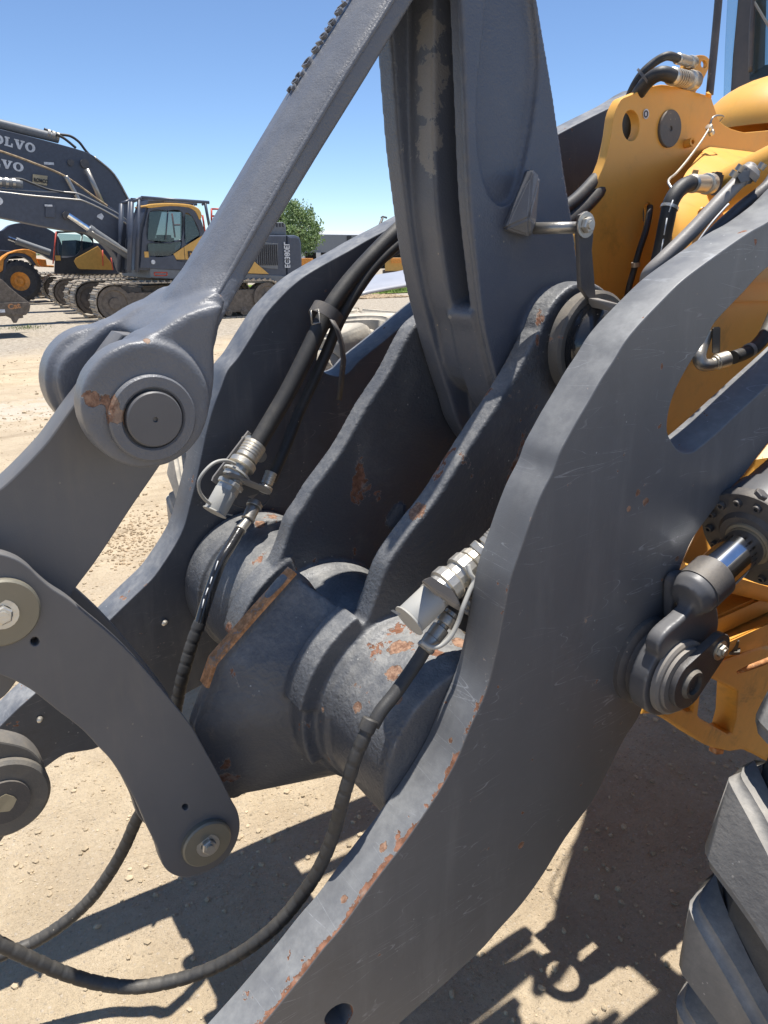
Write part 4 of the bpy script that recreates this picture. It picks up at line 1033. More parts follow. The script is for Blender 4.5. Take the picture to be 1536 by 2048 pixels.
wrapped('wrapped_hose', [W(401, 1242, 1.65), W(388, 1275, 1.642), W(377, 1310, 1.636), W(366, 1350, 1.629), W(356, 1395, 1.629), W(345, 1450, 1.629), W(325, 1530, 1.642), W(295, 1600, 1.654), W(272, 1642, 1.667), W(250, 1692, 1.68), W(222, 1742, 1.693),
   W(186, 1792, 1.706), W(150, 1828, 1.719), W(105, 1862, 1.731), W(60, 1888, 1.744), W(20, 1903, 1.744), W(-40, 1925, 1.744), W(-140, 1935, 1.744)], 0.0156, M['rubber_hose'], LD)

# near coupling, between the bracket and the near arm
XN = .99
fitting('fitting', W(1010, 1062, .955), W(955, 1118, .97), .0245, M['plated'], LD, 5)
coupling(W(960, 1112, .97), W(862, 1197, .965), .0300, LD)
tube('hose', [W(1120, 960, .945), W(1060, 1010, .95), W(1006, 1066, .955)], .0195, M['rubber_hose'], LD, 16)
dn = (W(820, 1250, .96) - W(930, 1145, .965)).normalized()
cap_and_strap(W(866, 1196, .962), dn, .030, [W(936, 1130, .945), W(941, 1148, .935), W(948, 1160, .93), W(938, 1185, .925), W(926, 1215, .92), W(916, 1245, .92), W(900, 1275, .92), W(880, 1292, .925), (W(860, 1294, .93)), W(843, 1284, .94)], LD, Vector((0, .62, .5)).normalized())
tube('strap_hook', [W(948, 1160, .93), W(955, 1168, .93), W(962, 1163, .93)], .0025, M['cap_plastic'], LD, 8)
ring_lathe('strap_ring', W(934, 1142, .966), dn, [(.027, 0), (.031, 0), (.031, .004), (.027, .004)], M['cap_plastic'], LD, 24)
hull('coupling_plate', [W(843, 1162, .93), W(862, 1153, .93), W(905, 1180, .93), W(925, 1215, .93), W(918, 1222, .935), W(890, 1205, .94), W(846, 1170, .94), W(850, 1158, .99), W(925, 1222, .99)], M['pipe_grey'], LD, .0015)
tube('saddle', [W(926, 1216, .945), W(938, 1225, .935), W(955, 1224, .93), W(968, 1210, .93), W(985, 1180, .93)], .006, M['pipe_grey'], LD, 10)
fitting('fitting', W(968, 1195, .935), W(928, 1215, .945), .0115, M['plated'], LD, 2)
fitting('fitting', W(985, 1172, .945), W(960, 1192, .95), .0135, M['plated'], LD, 1)
hull('coupling_carrier', [W(a, b, x) for x in (.965, .985) for a, b in [(905, 1190), (960, 1215), (985, 1280), (940, 1270), (890, 1240)]], M['pin_grey'], LD, .002)
fitting('fitting', W(848, 1300, .955), W(905, 1225, .955), .0175, M['bare_steel'], LD, 2)
h1 = [W(853, 1292, .956), W(838, 1318, .955), W(815, 1352, .95), W(788, 1390, .945), W(762, 1422, .94), W(745, 1452, .935)]
tube('hose', h1, .0128, M['rubber_hose'], LD, 18)
lathe('hose_end_wrap', W(741, 1440, .935), W(730, 1475, .93) - W(745, 1440, .935), [(.0140, -.002), (.0155, 0), (.0155, .02), (0, .02)], M['rubber_hose'], LD, 18)
wrapped('wrapped_hose', [W(744, 1438, .935), W(728, 1475, .93), W(711, 1515, .93), W(697, 1560, .93), W(684, 1605, .93), W(671, 1655, .935), W(655, 1700, .94), W(632, 1748, .95), W(600, 1795, .965), W(560, 1843, .98), W(515, 1883, 1.0), W(465, 1916, 1.03),
   W(410, 1942, 1.06), W(345, 1962, 1.09), W(270, 1974, 1.12), W(195, 1966, 1.15), W(125, 1945, 1.17), W(60, 1917, 1.18), W(0, 1888, 1.19), W(-60, 1855, 1.20), W(-150, 1800, 1.2)], .0122, M['rubber_hose'], LD)

# =================================================================== THE COUPLER (hangs on the arms: a thing of its own)
CP_ = thing('attachment_coupler', 'dark grey hydraulic coupler with curved link plates hanging at lower left', 'coupler', (1.364, -.1137, 1.023))
D_out = [(330, 560), (281, 668), (262, 664), (244, 667), (212, 711), (188, 749), (169, 780), (141, 817), (112, 858), (91, 886), (56, 924), (25, 955), (0, 977), (-60, 1020), (-150, 1080), (-200, 1250), (-150, 1420), (-60, 1420), (0, 1400), (32, 1365), (90, 1280),
   (145, 1187), (187, 1130), (219, 1083), (266, 1011), (312, 944), (360, 870), (400, 780), (410, 700), (380, 620)]
D_out = [(281, 671), (244, 668), (212, 711), (188, 749), (169, 780), (141, 817), (112, 858), (91, 886), (56, 924), (25, 955), (0, 977), (-60, 1020), (-150, 1080), (-200, 1250), (-150, 1420), (-60, 1420), (0, 1400), (32, 1365), (90, 1280),
   (145, 1187), (187, 1130), (219, 1083), (266, 1011), (312, 944), (345, 890), (360, 820), (345, 740), (318, 690)]
tag(plateX('coupler_plate', D_out, 1.33, .0705, M['coupler_paint'], CP_, bevel=.0034, sharp=(0, 1)), 'large centre plate clasped by the forked link')
E_out = [(-60, 1104), (0, 1108), (34, 1119), (58, 1135), (75, 1152), (103, 1176), (137, 1198), (171, 1227), (212, 1261), (256, 1302), (297, 1347), (342, 1401), (383, 1453), (410, 1500), (437, 1548),
   (463, 1600), (476, 1625), (480, 1656), (470, 1692), (448, 1722), (413, 1744), (372, 1755), (343, 1748), (325, 1729), (314, 1695), (294, 1654), (273, 1606), (246, 1558), (222, 1521), (198, 1495), (164, 1459),
   (116, 1422), (68, 1384), (34, 1364), (0, 1350), (-60, 1330), (-120, 1280), (-140, 1210), (-110, 1140)]
hole1 = circ(70, 1283, 8.527, 8.527, 10); hole2 = circ(371, 1614, 6.253, 6, 10)
E = plateX('link_plate', E_out, 1.251, .0296, M['coupler_paint'], CP_, holes=[hole1, hole2], bevel=.0023)
tag(E, 'near curved link plate')
E2 = dup(E, Matrix.Translation((.1706, 0, 0)) @ WM[E.name], CP_); tag(E2, 'far curved link plate')
for (px, py, r, par) in ((411, 1682, .0534, 0), (2, 1222, .0586, 0)):
    p = W(px, py, 1.251)
    lathe('pin_cover', p + Vector((.0023, 0, 0)), (-1, 0, 0), [(r, 0), (r, .0125), (r-.0034, .0159), (0, .0159)], M['pin_zinc'], CP_, 48)
    bolt(p + Vector((-.0136, 0, 0)), (-1, .0569, .1364), .0142, M['plated'], CP_, stub=.0057)
    lathe('cross_pin', p + Vector((.0296, 0, 0)), (1, 0, 0), [(.0682, 0), (.0682, .141)], M['dark_boss'], CP_, 36)
    lathe('spacer_ring', p + Vector((.1433, 0, 0)), (1, 0, 0), [(0, 0), (.0853, 0), (.0853, .0227), (0, .0227)], M['dark_boss'], CP_, 36)
F_out = [(-60, 1478), (0, 1483), (50, 1494), (75, 1512), (90, 1535), (95, 1558), (90, 1586), (70, 1618), (34, 1651), (14, 1668), (-10, 1700), (-80, 1780), (-140, 1700), (-120, 1540)]
tag(plateX('ear_plate', F_out, 1.478, .0569, M['dark_boss'], CP_, bevel=.0045), 'dirty ear plate with tan faced pin')
pf = W(6, 1592, 1.478)
lathe('ear_ring', pf + Vector((.0023, 0, 0)), (-1, 0, 0), [(.090, 0), (.090, .0136), (.083, .0200), (.0569, .0200), (0, .0200)], M['dark_boss'], CP_, 48)
lathe('ear_pin', pf + Vector((-.0182, 0, 0)), (-1, 0, 0), [(.0489, 0), (.0489, .0068), (0, .0068)], M['black_steel'], CP_, 36)
V = [pf + Vector((-.0273, math.cos(a)*r_, math.sin(a)*r_)) for a, r_ in [(2*math.pi*k/14, (.020, .022, .019)[k % 3]) for k in range(14)]]
obj('pin_face', V + [v + Vector((.0045, 0, 0)) for v in V], [tuple(range(14)), tuple(range(27, 13, -1))] + [(i, (i+1) % 14, (i+1) % 14+14, i+14) for i in range(14)], M['sign_tan'], CP_)
for (px, py) in ((80, 1437), (38, 1474)):
    lathe('grease_nipple', W(px, py, 1.948), (-1, .2565, .2565), [(.0077, 0), (.0077, .0103), (.0051, .0154), (.0057, .0205), (0, .0231)], M['plated'], LD, 10)
lathe('grease_nipple', W(331, 1243, 1.948), (-1, .6413, .1283), [(.0077, 0), (.0077, .0103), (.0051, .0154), (.0057, .0205), (0, .0231)], M['plated'], LD, 10)
# =================================================================== GROUND
def gh(x, y):
    d = math.hypot(x - 1.5, y)
    a = noise.noise(Vector((x*.9, y*.9, 0)))*.018 + noise.noise(Vector((x*3.1, y*3.1, 3)))*.009 + noise.noise(Vector((x*9, y*9, 5)))*.003
    return a - .012
def axisvals(lo, hi, flo, fhi, f, c):
    v = []; x = flo
    while x < fhi: v.append(x); x += f
    v.append(fhi); s = f
    while v[-1] < hi: s *= c; v.append(min(v[-1] + s, hi))
    s = f; pre = []; x = flo
    while x > lo: s *= c; x = max(x - s, lo); pre.append(x)
    return pre[::-1] + v
xs = axisvals(-1500, 3000, -.5, 6.0, .04, 1.16); ys = axisvals(-2500, 2500, -4.0, 2.5, .04, 1.16)
V = [(x, y, gh(x, y) if (abs(x) < 60 and abs(y) < 60) else -.012) for x in xs for y in ys]
ny = len(ys)
F = [(i*ny+j, (i+1)*ny+j, (i+1)*ny+j+1, i*ny+j+1) for i in range(len(xs)-1) for j in range(ny-1)]
g = obj('ground', V, F, M['ground'], None, smooth=True, wm=Matrix.Identity(4)); tag(g, 'tan dirt and gravel yard', kind='structure')
# loose stones
rnd = random.Random(11)
V, F = [], []
ico = bmesh.new(); bmesh.ops.create_icosphere(ico, subdivisions=1, radius=1)
iv = [v.co.copy() for v in ico.verts]; ifc = [[v.index for v in f.verts] for f in ico.faces]
def stone(x, y, r):
    b = len(V); sx, sy, sz = rnd.uniform(.8, 1.3), rnd.uniform(.7, 1.1), rnd.uniform(.5, .85)
    a = rnd.uniform(0, 6.28); ca, sa = math.cos(a), math.sin(a); z = gh(x, y) + r*sz*.35
    for v in iv:
        k = r*rnd.uniform(.78, 1.12); vx, vy, vz = v.x*sx*k, v.y*sy*k, v.z*sz*k
        V.append((x + vx*ca - vy*sa, y + vx*sa + vy*ca, z + vz))
    for f in ifc: F.append([b + q for q in f])
for i in range(42000):
    x = rnd.uniform(.5, 5.5); y = rnd.uniform(-3.5, 1.6)
    if noise.noise(Vector((x*1.3, y*1.3, 9))) < rnd.uniform(-.5, .25): continue
    stone(x, y, min(.013, rnd.paretovariate(2.4)*.0021))
for i in range(5000):
    x = rnd.uniform(5, 16); y = rnd.uniform(-7, 3); stone(x, y, min(.03, rnd.paretovariate(2.2)*.006))
for (px, py, r) in ((98, 1785, .011), (768, 1895, .013), (905, 1980, .014), (770, 1900, .012), (1208, 2012, .013), (1190, 2020, .010), (985, 1765, .011), (1215, 1740, .012), (1085, 1975, .012), (352, 1902, .009), (255, 1905, .010), (28, 1965, .012), (280, 1755, .011)):
    q = GR(px, py); stone(q.x, q.y, r)
pb = obj('loose_gravel', V, F, M['pebble_mat'], None, smooth=False, wm=Matrix.Identity(4)); tag(pb, 'small pale stones scattered over the dirt yard', 'gravel', kind='stuff')
# churned soil clods beside the machine and the low berm before the grass
V, F = [], []
def clods(x0, x1, y0, y1, n, r0, r1):
    for i in range(n): stone(rnd.uniform(x0, x1), rnd.uniform(y0, y1), rnd.uniform(r0, r1))
clods(28.2, 30.0, -20.5, -11.5, 2600, .03, .10); clods(30.0, 31.0, -20.5, -11.5, 500, .02, .07)
for (px, py, n, sp_) in ((90, 710, 120, .6), (60, 840, 90, .5), (235, 1090, 260, .25), (250, 1065, 200, .22), (290, 1040, 120, .25), (180, 860, 90, .4)):
    q = GR(px, py)
    for i in range(n): stone(q.x + rnd.gauss(0, sp_), q.y + rnd.gauss(0, sp_*.5), rnd.uniform(.004, .014))
so_ = obj('churned_soil', V, F, M['soil'], None, wm=Matrix.Identity(4)); tag(so_, 'low ridge of churned brown soil before the grass', 'soil', kind='stuff')
# grass strip beyond the yard
V, F = [], []
for i in range(41):
    for j in range(7):
        y = -46 + i*.88; x = 31 + j*2.0
        V.append((x + (noise.noise(Vector((y*.5, 0, 0)))*.5 if j == 0 else 0), y, .03 + .04*noise.noise(Vector((x, y, 0)))))
for i in range(40):
    for j in range(6): F.append((i*7+j, i*7+j+1, (i+1)*7+j+1, (i+1)*7+j))
gr_ = obj('grass_strip', V, F, M['grass_mat'], None, smooth=True, wm=Matrix.Identity(4)); tag(gr_, 'strip of short green grass past the yard', kind='structure')
V, F = [], []
def blade(x, y, h):
    b = len(V); a = rnd.uniform(0, 6.28); w = h*.10; dx, dy = math.cos(a)*w, math.sin(a)*w; lx, ly = rnd.gauss(0, h*.25), rnd.gauss(0, h*.25)
    V.extend([(x-dx, y-dy, 0), (x+dx, y+dy, 0), (x+lx, y+ly, h)]); F.append((b, b+1, b+2))
for i in range(26000): blade(rnd.uniform(31, 40), rnd.uniform(-26, -11), rnd.uniform(.06, .16))
q = GR(48, 656)
for i in range(500): blade(q.x + rnd.gauss(0, .35), q.y + rnd.gauss(0, .28), rnd.uniform(.02, .07))
bl = obj('grass', V, F, M['blade_mat'], None, wm=Matrix.Identity(4)); tag(bl, 'green grass blades on the strip behind the berm', 'grass', kind='stuff')

# =================================================================== EXCAVATORS
def pl(name, pts, x, t, mat, parent, bevel=.01, smooth=False, sub=3, sharp=(), holes=()):
    return plateX(name, pts, x, t, mat, parent, bevel=bevel, smooth=smooth, sub=sub, sharp=sharp, holes=holes)
def track(x, y0, L, Hh, parent, single=False, w=.6):
    """crawler: chain frame, wheels and a belt of shoes; y0 = front tip, runs to -y"""
    r = Hh/2; V, F = [], []
    per = []
    n1 = 12
    yA, yB = y0 - r, y0 - L + r
    n = 0; pts = []
    for k in range(n1+1):
        th = -math.pi/2 + math.pi*k/n1; pts.append((yA + math.cos(th)*r, r + math.sin(th)*r))
    for k in range(n1+1):
        th = math.pi/2 + math.pi*k/n1; pts.append((yB + math.cos(th)*r, r + math.sin(th)*r))
    # even steps
    P = [Vector((p[0], p[1], 0)) for p in pts] + [Vector((pts[0][0], pts[0][1], 0))]
    shoe = .19; out = []; carry = 0
    for a, b in zip(P[:-1], P[1:]):
        d = b - a; l = d.length
        if l < 1e-6: continue
        t = carry
        while t < l: out.append((a + d*(t/l), d.normalized())); t += shoe
        carry = t - l
    t_ = bpy.data.objects.new('crawler_track', None); put(t_, Matrix.Translation((x + w/2, (yA+yB)/2, 0)), parent)
    prof_ = [(-.085, -.035), (.085, -.035), (.085, .0), (.03, .005), (.02, .045), (-.005, .045), (-.015, .005), (-.085, .0)]
    ref_ = None
    for (p, d) in (out if single else []):
        wm_ = Matrix(((0, 0, -1, x + w), (d.x, d.y, 0, p.x), (d.y, -d.x, 0, p.y), (0, 0, 0, 1)))
        if ref_ is None:
            m_ = len(prof_); vv = [wm_ @ Vector((a_, b_, z_)) for z_ in (0, w) for a_, b_ in prof_]
            ref_ = obj('track_shoe', vv, [tuple(range(m_)), tuple(range(2*m_ - 1, m_ - 1, -1))] + [(k, m_+k, m_+(k+1) % m_, (k+1) % m_) for k in range(m_)], M['track_steel'], t_, wm=wm_)
        else: dup(ref_, wm_, t_)
    for (p, d) in ([] if single else out):
        nx = Vector((d.y, -d.x, 0))
        base = len(V)
        # shoe plate with a grouser bar, slight sag gap between the shoes
        prof = [(-.085, -.035), (.085, -.035), (.085, .0), (.03, .005), (.02, .045), (-.005, .045), (-.015, .005), (-.085, .0)]
        for xx in (x, x + w):
            for (a_, b_) in prof:
                q = p + d*a_ + nx*b_; V.append(Vector((xx, q.x, q.y)))
        m = len(prof)
        F.append(tuple(base + k for k in range(m))); F.append(tuple(base + m + k for k in range(m))[::-1])
        for k in range(m): F.append((base+k, base+m+k, base+m+(k+1) % m, base+(k+1) % m))
    if not single: tag(obj('track_shoes', V, F, M['track_steel'], t_), kind='stuff')
    if True:
        fr = [(yA, .16), (yB, .16), (yB, Hh-.28), (yA, Hh-.28)]
        plateYZ('track_frame', fr, x + .12, w - .24, M['track_dark'], t_, .02)
        for yy in (yA, yB):
            wl = lathe('idler_wheel', (x + .05, yy, r), (1, 0, 0), [(0, 0), (r*.28, 0), (r*.30, .03), (r*.62, .04), (r*.66, .0), (r*.84, 0), (r*.84, w - .1), (0, w - .1)], M['track_dark'], t_, 32)
        nr = int((L - 2*r)/.5)
        ref = None
        for k in range(nr):
            yy = yA - (k + .5)*(L - 2*r)/nr
            c_ = (x + .07, yy, .17)
            if ref is None: ref = lathe('track_roller', c_, (1, 0, 0), [(0, 0), (.05, 0), (.06, .02), (.12, .03), (.12, w - .15), (0, w - .15)], M['track_dark'], t_, 16)
            else: dup(ref, axis_frame(c_, (1, 0, 0)), t_)
    return t_
def boomplate(name, pts, x, t, parent, sh=()):
    return pl(name, pts, x, t, M['far_grey'], parent, bevel=.02, smooth=True, sharp=sh, sub=4)

LET = {   # heavy slab-serif capitals on a unit box
 'V': [[(0, 1), (.50, 1), (.50, .86), (.42, .86), (.58, .36), (.74, .86), (.64, .86), (.64, 1), (1.06, 1), (1.06, .86), (.97, .86), (.66, 0), (.42, 0), (.09, .86), (0, .86)]],
 'L': [[(0, 0), (0, .14), (.10, .14), (.10, .86), (0, .86), (0, 1), (.50, 1), (.50, .86), (.38, .86), (.38, .16), (.66, .16), (.68, .40), (.84, .40), (.84, 0)]],
 'O': [[(.52 + .52*math.cos(2*math.pi*k/24), .5 + .52*math.sin(2*math.pi*k/24)) for k in range(24)], [(.52 + .23*math.cos(-2*math.pi*k/24), .5 + .34*math.sin(-2*math.pi*k/24)) for k in range(24)]],
 'gap': []}
def maker_word(word, x, px0, py0, px1, py1, hpx, mat, parent, name='lettering'):
    """big painted word on a boom flank, from (px0,py0) baseline left to (px1,py1) baseline right, cap height hpx"""
    a, b = W(px0, py0, x), W(px1, py1, x); top = W(px0, py0 - hpx, x); h = (top - a).length
    adv = {'V': 1.12, 'L': .95, 'O': 1.14}
    tot = sum(adv[c] for c in word); d = (b - a); L = d.length; d.normalize(); up = Vector((0, 0, 1)); up = (up - d*up.dot(d)).normalized()
    sx = L/tot; cur = 0
    for c in word:
        loops = [[((p[0] + cur)*sx, p[1]*h) for p in lp] for lp in LET[c]]
        me = plate_mesh(name, loops, .012, .001); me.materials.clear(); me.materials.append(mat)
        m = Matrix.Identity(4); Z = d.cross(up)
        for i in range(3): m[i][0], m[i][1], m[i][2], m[i][3] = d[i], up[i], Z[i], (a + Vector((-.004, 0, 0)))[i]
        o = bpy.data.objects.new(name, me); put(o, m, parent); cur += adv[c]
def flat_text(body, x, px, py, px2, py2, size, mat, parent, name='lettering', sx=1.0, bold=0):
    a, b = W(px, py, x), W(px2, py2, x); d = (b - a).normalized(); up = Vector((1, 0, 0)).cross(d)
    if abs(d.z) < .8 and up.z < 0: up = -up
    Z = d.cross(up); m = Matrix.Identity(4)
    for i in range(3): m[i][0], m[i][1], m[i][2], m[i][3] = d[i]*sx, up[i], Z[i], (a + Vector((-.006, 0, 0)))[i]
    cu = bpy.data.curves.new(name, 'FONT'); cu.body = body; cu.size = size; cu.extrude = .003; cu.resolution_u = 3; cu.offset = bold
    o = bpy.data.objects.new(name, cu); COL.objects.link(o)
    dg = bpy.context.evaluated_depsgraph_get(); me = bpy.data.meshes.new_from_object(o.evaluated_get(dg))
    bpy.data.objects.remove(o); bpy.data.curves.remove(cu); me.materials.clear(); me.materials.append(mat)
    o = bpy.data.objects.new(name, me); return put(o, m, parent)
def cyl2(name, a, b, r0, r1, split, parent, m0='far_grey_light', m1='chrome'):
    a, b = Vector(a), Vector(b); L = (b-a).length
    o = lathe(name, a, b - a, [(r0, 0), (r0, L*split), (r0*1.1, L*split), (r0*1.1, L*split + .12), (r0*.8, L*split+.12)], M[m0], parent, 16)
    lathe(name + '_rod', a + (b-a)*split, b - a, [(r1, 0), (r1, L*(1-split))], M[m1], o, 12)
    return o

GRP = 'crawler excavators lined up across the yard'
# ---- nearest excavator
X1 = 22.4
f1_ = W(190, 600, X1)
EX1 = thing('excavator', 'nearest crawler excavator with yellow cab roof, red handrails and EC380EL on its engine cover', 'excavator', (X1 + 1.6, f1_.y - 2.6, 0), GRP)
yt = W(190, 608, X1).y; hh = W(232, 572, X1).z
track(X1, yt, 5.9, 1.12, EX1, True); track(X1 + 2.55, yt, 5.9, 1.12, EX1, True)
box('car_body', (X1 + 1.6, yt - 2.5, .75), (2.2, 2.0, .5), M['track_dark'], EX1, bevel=.05)
lathe('slew_ring', (X1 + 1.6, yt - 2.5, .95), (0, 0, 1), [(.75, 0), (.75, .3), (0, .3)], M['track_dark'], EX1, 32)
xn = X1 + .15
pl('deck', [(300, 536), (606, 553), (606, 569), (470, 565), (380, 560), (300, 556)], xn, 2.9, M['far_grey_light'], EX1, bevel=.03)
pl('side_panel', [(268, 540), (270, 480), (296, 400), (330, 400), (300, 520), (340, 524), (400, 470), (440, 470), (500, 465), (536, 470), (573, 470), (573, 552)], xn + .06, 1.0, M['far_grey'], EX1, bevel=.02)
pl('engine_cover', [(430, 552), (432, 470), (573, 471), (573, 552)], xn + .03, 2.8, M['far_grey'], EX1, bevel=.03)
pl('counterweight', [(575, 553), (575, 471), (590, 470), (600, 474), (604, 485), (606, 553)], xn + .0, 2.9, M['far_grey'], EX1, bevel=.08, smooth=False)
pl('exhaust_housing', [(510, 470), (528, 446), (566, 444), (572, 450), (573, 470)], xn + .4, 1.2, M['far_grey_light'], EX1, bevel=.03)
for k in range(6):
    q = W(536 + k*6, 450, xn + .39); box('vent_slot', (q.x, q.y, q.z), (.02, .035, .12), M['black_print'], EX1)
gq = pl('grille', [(514, 484), (556, 487), (556, 538), (514, 534)], xn - .0, .05, M['far_grey_light'], EX1, bevel=.005)
for k in range(10):
    q = W(517 + k*4.1, 510, xn - .02); box('grille_bar', (q.x, q.y, q.z), (.03, .022, .62), M['black_print'], gq)
ys1 = [(347, 508), (369, 493), (413, 466), (426, 461), (440, 468), (503, 518), (538, 548), (485, 546), (430, 520), (390, 519), (353, 519)]
tag(pl('yellow_stripe', ys1, xn - .03, .07, M['far_yellow'], EX1, bevel=.004), 'swept yellow panel')
for a_, b_ in (((369, 493), (369, 519)), ((412, 468), (412, 519))):
    p, q = W(*a_, xn - .035), W(*b_, xn - .035); box('panel_gap', (p+q)/2, (.004, .012, abs(p.z-q.z)), M['black_print'], EX1)
flat_text('DAV', xn - .045, 376, 515, 412, 515.5, .245, M['black_print'], EX1, sx=1.15, bold=.012)
maker_word('VOLVO', xn - .0, 371, 534, 415, 534, 8, M['white_paint'], EX1)
flat_text('EC380EL', xn - .02, 570, 536, 568, 486, .27, M['white_paint'], EX1, sx=.78, bold=.006)
flat_text('CRAWLER', xn - .02, 574, 536, 572, 500, .08, M['white_paint'], EX1, sx=1.0)
# cab
cabx = xn - .02
cab = pl('cab_frame', [(280, 536), (282, 520), (285, 470), (297, 414), (330, 410), (385, 412), (398, 425), (411, 468), (369, 493), (348, 508), (354, 522), (369, 524), (369, 540)], cabx, .07, M['far_grey'], EX1, bevel=.008,
   holes=[[(299, 424), (333, 421), (365, 425), (363, 478), (340, 484), (295, 480)], [(370, 427), (384, 432), (400, 470), (371, 487)], [(296, 487), (341, 487), (362, 480), (360, 500), (338, 512), (297, 512)]])
pl('cab_window', [(299, 424), (333, 421), (365, 425), (363, 478), (340, 484), (295, 480)], cabx + .03, .01, M['far_glass'], cab, bevel=.001)
pl('cab_window', [(370, 427), (384, 432), (400, 470), (371, 487)], cabx + .03, .01, M['far_glass'], cab, bevel=.001)
pl('cab_window', [(296, 487), (341, 487), (362, 480), (360, 500), (338, 512), (297, 512)], cabx + .03, .01, M['far_glass'], cab, bevel=.001)
tube('window_bar', [W(336, 421, cabx), W(331, 480, cabx)], .02, M['far_grey'], cab, 6)
pl('cab_post', [(280, 536), (285, 470), (297, 414), (302, 414), (292, 470), (288, 536)], cabx + 1.0, .06, M['far_grey'], EX1)
pl('cab_frame', [(292, 536), (297, 414), (380, 412), (406, 468), (369, 493), (369, 536), (362, 530), (362, 424), (305, 424), (302, 530)], cabx + 1.05, .05, M['far_grey'], EX1, bevel=.004)
box('cab_seat', (xn + .5, W(340, 490, xn).y, W(340, 495, xn).z), (.5, .5, .7), M['interior'], EX1, bevel=.08)
pl('cab_roof', [(291, 412), (300, 408), (340, 406), (380, 409), (398, 417), (404, 430), (400, 440), (392, 424), (378, 415), (340, 412), (300, 416)], cabx - .03, 1.1, M['far_yellow'], EX1, bevel=.03, smooth=True)
for a_, b_, r_ in (((262, 404), (283, 396), .05), ((283, 395), (418, 405), .05), ((263, 404), (258, 545), .07), ((278, 398), (274, 545), .05), ((410, 405), (420, 460), .045), ((404, 410), (414, 404), .03)):
    for dx in (0, 1.0): tube('guard_bar', [W(*a_, cabx - .08) + Vector((dx, 0, 0)), W(*b_, cabx - .08) + Vector((dx, 0, 0))], r_, M['far_grey'], EX1, 6)
for (a_, b_) in (((423, 417), (423, 462)), ((423, 418), (452, 418)), ((423, 432), (452, 434)), ((452, 418), (450, 462)), ((405, 430), (410, 464)), ((308, 545), (334, 545)), ((308, 545), (309, 551)), ((309, 551), (333, 551)), ((334, 545), (333, 551))):
    tube('handrail', [W(*a_, xn + .02), W(*b_, xn + .02)], .03, M['red_paint'], EX1, 6)
for (a_, b_) in (((344, 427), (350, 475)), ((346, 450), (360, 450)), ((250, 512), (244, 500))):
    tube('handrail', [W(*a_, xn + 2.7), W(*b_, xn + 2.7)], .03, M['red_paint'], EX1, 6)
lathe('side_light', W(306, 524, xn - .03), (-1, 0, 0), [(.06, -.03), (.06, .03), (0, .03)], M['white_paint'], EX1, 16)
q = W(293, 509, xn - .03); box('warning_label', q, (.01, .12, .16), M['far_yellow'], EX1)
# boom of the nearest excavator
BX1 = X1 + 1.25
bm1 = boomplate('boom', [(-260, 360), (-120, 372), (0, 384), (60, 389), (161, 399), (205, 417), (252, 443), (264, 466), (266, 505), (262, 540), (246, 545), (236, 520), (215, 492), (182, 468), (140, 462), (88, 453), (40, 443), (0, 435), (-120, 418), (-260, 405)], BX1, .62, EX1)
tag(bm1, 'lowest of the boxed grey booms')
maker_word('VOLVO', BX1 - .012, -112, 402, 9, 411, 17, M['white_paint'], bm1)
tube('boom_pipe', [W(-200, 366, BX1 + .05), W(0, 384, BX1 + .05), W(60, 391, BX1), W(150, 399, BX1), W(165, 401, BX1), W(205, 419, BX1), W(250, 446, BX1), W(262, 458, BX1)], .022, M['bare_steel'], bm1, 8)
tube('boom_pipe', [W(-200, 361, BX1 + .3), W(0, 378, BX1 + .3), W(85, 383, BX1 + .3), W(150, 386, BX1 + .3), W(180, 398, BX1 + .3), W(240, 430, BX1 + .3), W(258, 445, BX1 + .3)], .022, M['bare_steel'], bm1, 8)
tube('boom_hose', [W(0, 360, BX1 + .3), W(40, 358, BX1 + .3), W(62, 366, BX1 + .3), W(100, 380, BX1 + .3), W(150, 388, BX1 + .3)], .03, M['rubber_hose'], bm1, 8)
pl('tool_box', [(91, 410), (110, 412), (110, 436), (91, 434)], BX1 - .06, .06, M['far_grey'], bm1, bevel=.01)
q = W(97, 411, BX1 - .07); box('label_strip', q, (.01, .2, .05), M['white_paint'], bm1)
pl('name_plate', [(195, 430), (203, 426), (208, 433), (204, 440), (194, 434)], BX1 - .012, .012, M['white_paint'], bm1, bevel=.002)
lathe('boom_pin', W(134, 431, BX1 - .12), (1, 0, 0), [(0, 0), (.11, 0), (.11, .9), (0, .9)], M['black_steel'], bm1, 20)
c1 = cyl2('boom_cylinder', W(262, 514, BX1 - .25), W(136, 430, BX1 - .25), .125, .075, .62, EX1)
cyl2('boom_cylinder', W(262, 514, BX1 + .85), W(136, 430, BX1 + .85), .125, .075, .62, EX1)
tube('cylinder_line', [W(183, 463, BX1 - .38), W(222, 486, BX1 - .38), W(258, 508, BX1 - .38)], .02, M['bare_steel'], EX1, 6)
cyl2('arm_cylinder', W(40, 368, BX1 + .3), W(-150, 345, BX1 + .3), .11, .07, .8, EX1)
tube('fitting_pipe', [W(-20, 363, BX1 + .3), W(45, 369, BX1 + .3)], .10, M['far_grey_light'], EX1, 10)
for k in range(3): lathe('clamp_ring', W(2 + k*14, 364.5 + k, BX1 + .3), (0, 1, .05), [(0, 0), (.13, 0), (.13, .07), (0, .07)], M['bare_steel'], EX1, 12)

